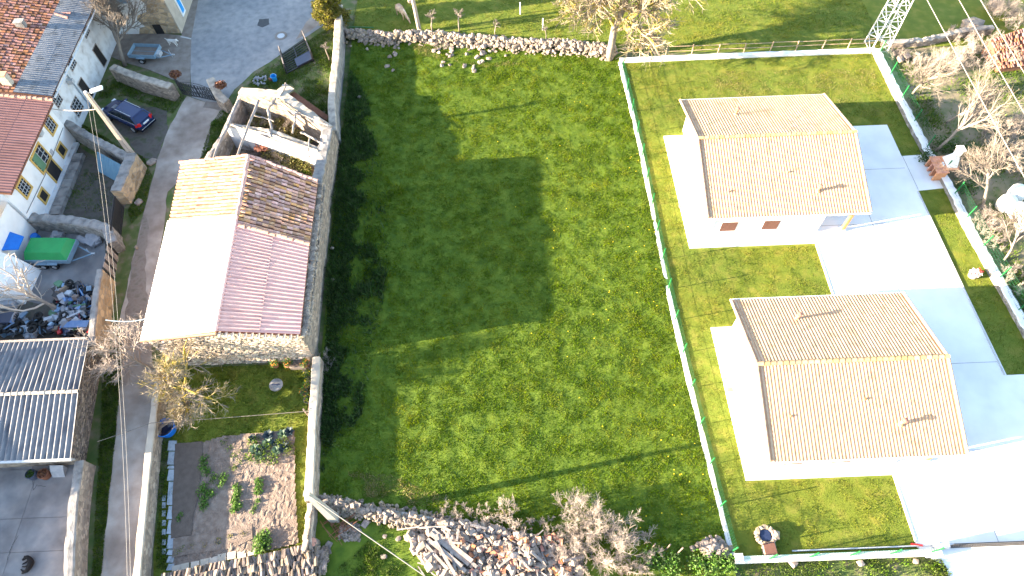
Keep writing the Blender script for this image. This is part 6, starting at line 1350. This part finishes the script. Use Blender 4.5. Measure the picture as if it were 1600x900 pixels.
# thickets
th1 = thicket('brush', 'dense pinkish bare thicket at the bottom middle, right hand clump', at(942, 848), 34, 2.0, 1.2, 51, kids=(10, 9))
th2 = thicket('brush', 'low bare bramble thicket behind the rubble heap', at(785, 832), 46, 1.1, 1.4, 52, kids=(8, 7), m='twig_pink')
def ag(src, label, p, rz, f, group='bare thickets'):
    c = src.copy(); C.objects.link(c); c.location = at(*p); c.rotation_euler = (0, 0, rz); c.scale = (f, f, f); return tag(c, label, 'bush', group)
for o in (th1, th2): o['group'] = 'bare thickets'
ag(th1, 'tall bare shrub topmost of the bottom thickets', (908, 808), 2, .8); ag(th1, 'bare thicket at the bottom middle, lower left clump', (888, 858), 4, .6); ag(th2, 'low bare brush at the right end of the bottom thickets', (985, 862), 1, .9)
ag(th2, 'bare brush above the timber heap', (735, 818), 3, .6); ag(th2, 'bare brush between the rubble heap and the tall thicket', (842, 838), 5, .75); ag(th2, 'thin twigs on the low rubble wall', (700, 808), 2, .5)
ag(th2, 'bare brush at the bottom edge below the thickets', (925, 895), 2.6, .6); ag(th2, 'bare brush at the bottom edge right of the rubble heap', (985, 895), .6, .55)
ag(th2, 'bare branches growing from the rubble wall near its left end', (610, 62), 1.2, .45); ag(th2, 'dry bramble on the rubble wall below the pollarded tree', (690, 74), 4.2, .4)
ag(th2, 'dry stalks inside the top room of the roofless ruin', (405, 190), 2, .7, 'dry brush in the ruin'); ag(th2, 'dry stalks on the right in the top room of the roofless ruin', (445, 200), 5, .8, 'dry brush in the ruin'); ag(th2, 'dry stalks in the lower room of the roofless ruin', (395, 240), 1, .6, 'dry brush in the ruin'); ag(th2, 'dry brush in the lower right of the roofless ruin', (445, 250), 3, .7, 'dry brush in the ruin')
ag(th2, 'wispy grey shrub on the garden wall corner at the barn', (500, 572), 2.2, .62)
for k, (x, y, f, l) in enumerate(((1475, 105, 1.3, 'tan bare scrub right of the lattice mast, left clump'), (1520, 95, 1.4, 'tan bare scrub at the top right, middle clump'), (1560, 85, 1.4, 'tan bare scrub at the top right, beside the broken tile roof'), (1500, 60, 1.1, 'tan bare scrub below the white rock at the top right'), (1560, 25, 1.5, 'dark tangled scrub in the top right corner'), (1595, 40, 1.4, 'scrub at the right edge above the broken tile roof'), (1440, 110, 1.0, 'bare scrub just behind the fence corner'),
                                 (1560, 220, 1.3, 'greyish scrub right of the fan shaped tree'), (1595, 200, 1.3, 'scrub at the right edge above the pale many stemmed tree'), (1545, 370, 1.0, 'pinkish scrub behind the fence below the bales'), (1590, 440, 1.0, 'pinkish scrub at the right edge beside the lowest fence posts'), (1535, 345, .8, 'scrub against the fence left of the bales'), (1590, 260, 1.2, 'pale scrub above the bales'), (1493, 265, .8, 'grey scrub behind the barbecue'), (1400, 88, .7, 'scrub at the foot of the lattice mast'),
                                 (45, 350, .7, 'dry brambles on the old wall behind the green trailer'), (100, 355, .6, 'dry brambles in the middle of the old wall behind the green trailer'), (115, 200, .5, 'brambles against the farmhouse at the yard wall end'))):
    ag(th1 if k in (0, 4, 8) else th2, l, (x, y), k * 1.7, f * (.55 if k in (0, 4, 8) else .8), 'scrub outside the plots')
# conifer by the wall end
cb = at(522, 42); cf_ = thing('conifer', 'olive green conifer bush at the top end of the garden wall', 'tree', cb)
MB().tube([cb, cb + Vector((0, 0, 4.5))], [.18, .05], 7).build('trunk', 'bark', cf_)
rs = np.random.RandomState(77); V = [leaves((cb.x + rs.uniform(-.35, .35), cb.y + rs.uniform(-.3, .3), z), (1.7 - .22 * z + .2, 1.6 - .22 * z + .2, .7), 2600, .15, rs, hollow=.25) for z in (1.0, 1.9, 2.9, 3.9, 4.9)]
V += [leaves((cb.x + math.cos(a) * 1.1, cb.y + math.sin(a) * 1.1, 1.5 + 1.8 * ((k * 37) % 10) / 10), (.55, .55, .6), 700, .13, rs, hollow=.1) for k, a in enumerate(np.linspace(0, 6.1, 11))]
lblade('crown', np.concatenate(V), 'conifer_leaf', cf_)
gb = at(147, 103); o = tri_object('evergreen_shrub', leaves((gb.x, gb.y, .8), (.7, 1.0, .8), 1400, .13, np.random.RandomState(6), hollow=.1), 'weed_leaf', None); tag(o, 'dark green shrub against the top left farmhouse wall', 'bush')

# ------------------------------------------------------------------ ground vegetation
mz = lambda x, y: meadow_z(x, y) + .02
mp = [(-14.4, 54.2), (10.8, 50.2), (11.3, 39), (11.35, 24), (11.9, 12), (12.15, 6.6), (10, 5.2), (-3.5, 7.6), (-12.4, 9.8), (-13.1, 19), (-14.2, 33), (-14.4, 43)]
blades('meadow_grass', mp, 430, .075, .07, 'meadow_blade', 31, mz, clump=1.3, hvar=.7, label='tall rough grass filling the meadow', lean=1.7)
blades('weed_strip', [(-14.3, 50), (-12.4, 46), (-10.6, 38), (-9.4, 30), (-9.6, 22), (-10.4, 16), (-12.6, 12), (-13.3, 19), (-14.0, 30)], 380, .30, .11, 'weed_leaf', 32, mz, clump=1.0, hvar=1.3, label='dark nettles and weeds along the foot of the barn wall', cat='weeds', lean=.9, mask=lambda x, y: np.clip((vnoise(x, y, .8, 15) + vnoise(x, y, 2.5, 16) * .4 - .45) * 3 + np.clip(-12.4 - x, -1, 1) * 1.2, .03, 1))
blades('weed_strip', [(-11.6, 38), (-8.2, 35), (-8.4, 24), (-10.6, 20), (-11.5, 30)], 90, .16, .10, 'meadow_blade', 33, mz, clump=.7, label='scattered dark weed patches in the shaded meadow', cat='weeds', lean=.9, mask=lambda x, y: np.clip((vnoise(x, y, .6, 5) - .45) * 4, 0, 1))
blades('dry_grass', pxs((515, 745), (560, 738), (610, 742), (650, 760), (720, 785), (800, 800), (800, 812), (700, 797), (640, 790), (600, 780), (530, 772)), 330, .10, .06, 'dry_grass', 35, mz, clump=.9, label='worn brownish grass along the bottom edge of the meadow', mask=lambda x, y: np.clip((vnoise(x, y, .8, 41) - .38) * 5, 0, 1), lean=1.5)
blades('dry_grass', pxs((650, 70), (740, 88), (800, 92), (830, 100), (760, 108), (690, 95), (640, 85)), 260, .08, .06, 'dry_grass', 36, mz, clump=.9, label='worn dry grass below the gaps in the rubble wall', mask=lambda x, y: np.clip((vnoise(x, y, .8, 43) - .40) * 5, 0, 1), lean=1.5)
fl = np.random.RandomState(3); n = 420; fx = fl.uniform(-4, 12, n); fy = fl.uniform(8, 48, n); k = (fl.uniform(0, 1, n) < np.clip((fx - 1) / 9, .05, 1)) & (vnoise(fx, fy, .4, 2) > .42) & (fx < np.interp(fy, [6, 50], [12, 10.6]))
fx, fy = fx[k], fy[k]; fz = meadow_z(fx, fy) + .12; V = np.zeros((len(fx) * 2, 3, 3))
for q, (dx, dy) in enumerate(((1, 1), (-1, -1))):
    V[q::2, 0] = np.stack([fx - .03, fy + .03, fz], 1); V[q::2, 1] = np.stack([fx + .03, fy - .03, fz], 1); V[q::2, 2] = np.stack([fx + .03 * dx, fy + .03 * dy, fz], 1)
tag(tri_object('dandelions', V, 'flower_yellow'), 'scattered yellow dandelions in the right half of the meadow', 'flowers')
vb = 'verge_blade'
blades('verge_grass', pxs((160, 560), (190, 535), (188, 600), (180, 690), (168, 800), (158, 910), (143, 910), (150, 800), (156, 700), (160, 640)), 900, .14, .06, vb, 41, label='dark grass verge between the courtyard wall and the lane', lean=.9)
blades('verge_grass', pxs((312, 250), (330, 195), (348, 168), (368, 160), (352, 190), (333, 240), (322, 262)), 500, .13, .06, vb, 42, label='green verge between the lane and the roofless ruin', lean=.9)
blades('corner_grass', pxs((385, 135), (400, 115), (440, 92), (475, 68), (510, 45), (526, 40), (520, 130), (512, 180), (470, 150), (455, 130), (430, 140)), 420, .14, .06, vb, 43, clump=.9, label='patchy grass around the black rack beside the street', mask=lambda x, y: np.clip(vnoise(x, y, .8, 4) * 2.4 - .2, .1, 1), lean=.9)
blades('yard_grass', pxs((150, 160), (165, 120), (215, 128), (290, 150), (270, 178), (235, 165), (195, 150)), 380, .12, .06, vb, 44, label='dark grass around the parked car and the wall', mask=lambda x, y: np.clip(vnoise(x, y, .9, 4) * 2.2 - .1, .1, 1), lean=.9)
blades('yard_grass', pxs((120, 190), (140, 200), (200, 235), (225, 245), (238, 275), (225, 330), (205, 350), (200, 330), (220, 290), (212, 258), (150, 230), (112, 220)), 420, .13, .06, vb, 45, label='grass at the foot of the lamp pole and wall stub', lean=.9)
blades('yard_grass', pxs((120, 235), (205, 285), (190, 320), (160, 330), (110, 340), (85, 330)), 120, .10, .06, vb, 46, clump=.8, label='thin patchy grass in the farmyard', mask=lambda x, y: np.clip((vnoise(x, y, .6, 4) - .4) * 4, 0, 1))
blades('waste_grass', pxs((505, 905), (560, 862), (600, 820), (645, 815), (650, 860), (680, 905)), 420, .16, .07, vb, 47, lambda x, y: 0 * x + .05, clump=.9, label='bright rough grass left of the rubble heap', mask=lambda x, y: np.clip(vnoise(x, y, .7, 4) * 2.4 - .2, .05, 1), lean=.9)
blades('waste_grass', pxs((985, 868), (1040, 850), (1110, 862), (1140, 872), (1470, 874), (1490, 905), (1050, 905)), 420, .15, .07, vb, 48, lambda x, y: 0 * x + .04, clump=.8, label='rough grass below the bottom lawn wall', mask=lambda x, y: np.clip(vnoise(x, y, .7, 14) * 2.2 - .15, .1, 1), lean=.9)
blades('dry_stalks', pxs((930, 905), (960, 880), (1040, 875), (1090, 885), (1130, 905)), 420, .16, .05, 'dry_grass', 49, lambda x, y: 0 * x + .05, label='brown dry stalks at the bottom edge')
blades('scrub_grass', [(35.9, 49), (52, 49), (52, 20), (36.6, 20), (36.2, 30), (35.7, 37)], 150, .18, .07, vb, 50, clump=.6, label='scrubby grass beyond the right boundary wall', mask=lambda x, y: np.clip((vnoise(x, y, .35, 24) - .3) * 3, .05, 1), lean=.9)
blades('wall_weeds', pxs((250, 690), (264, 690), (262, 890), (244, 890)), 420, .14, .06, vb, 51, label='weeds between the lane wall and the slab path')
green_patch('ruin_straw', [(400, 180), (415, 190), (430, 198), (448, 205), (462, 212), (475, 222), (395, 195), (440, 190)], .75, 420, 'dry_grass', 'tangle of dry straw filling the top room of the roofless ruin', size=.13, cat='weeds')
green_patch('ruin_weeds', [(440, 245), (460, 250), (475, 262), (420, 238), (455, 262)], .8, 420, 'dry_grass', 'yellow-green weeds inside the lower room of the roofless ruin', size=.12, cat='weeds')
green_patch('ruin_weeds', [(470, 252), (478, 270), (450, 240)], .6, 300, 'verge_blade', 'greener weeds at the right of the lower ruin room', size=.12, cat='weeds')
green_patch('brambles', [(1450, 245), (1475, 225), (1500, 238), (1512, 290)], 1.0, 420, 'weed_leaf', 'dark green undergrowth behind the barbecue', size=.14, cat='bush')
green_patch('brambles', [(1115, 880), (1135, 876), (1095, 880), (1020, 872), (1045, 880)], .8, 420, 'garden_leaf', 'bright green leafy scrub left of the bottom wall end', size=.13, cat='bush')

# ------------------------------------------------------------------ right hand scrubland
br = thing('ruined_roof', 'collapsed terracotta tiled roof half buried in scrub at the top right', 'ruin', at(1580, 75))
P00, P10, P01, P11 = at(1548, 62, 1.6), at(1612, 40, 1.8), at(1562, 108, .5), at(1625, 100, .6)
tile_field(P00, P10, P01, P11, 15, 10, .08, .05, rw, jit=.8).build('roof_tiles', 'farm_tile', br, kind='stuff')
MB().hexa([P01 - Vector((0, 0, .5)), P11 - Vector((0, 0, .5)), P10 - Vector((0, 0, 1.7)), P00 - Vector((0, 0, 1.5))], [P01, P11, P10, P00]).build('roof_base', 'tile_deck', br)
wc = wall_run('boundary_wall', [(at(1378, 76).x, at(1378, 76).y + .3), (at(1440, 70).x, at(1440, 70).y), (at(1500, 56).x, at(1500, 56).y), (at(1545, 52).x, at(1545, 52).y)], .5, [.6, .8], None, 'rubble_masonry', 'mortar_top', .4, .08)
tag(wc, 'old pale wall running right from the lattice mast', 'wall')
for k, (x, y, s_, l) in enumerate(((1520, 38, 2.0, 'large white rock in the scrub at the top right'), (1555, 8, 1.3, 'white rock at the top edge, upper right'), (1407, 92, .7, 'left white block behind the fence corner'), (1417, 88, .8, 'right white block behind the fence corner'), (1434, 84, .5, 'small white stone right of the two blocks'), (1518, 342, .5, 'white stone in the scrub left of the bales'))):
    tag(MB().stone(at(x, y, .3), (s_, s_ * .8, s_ * .5), rr).build('rock', 'pale_stone'), l, 'rock')
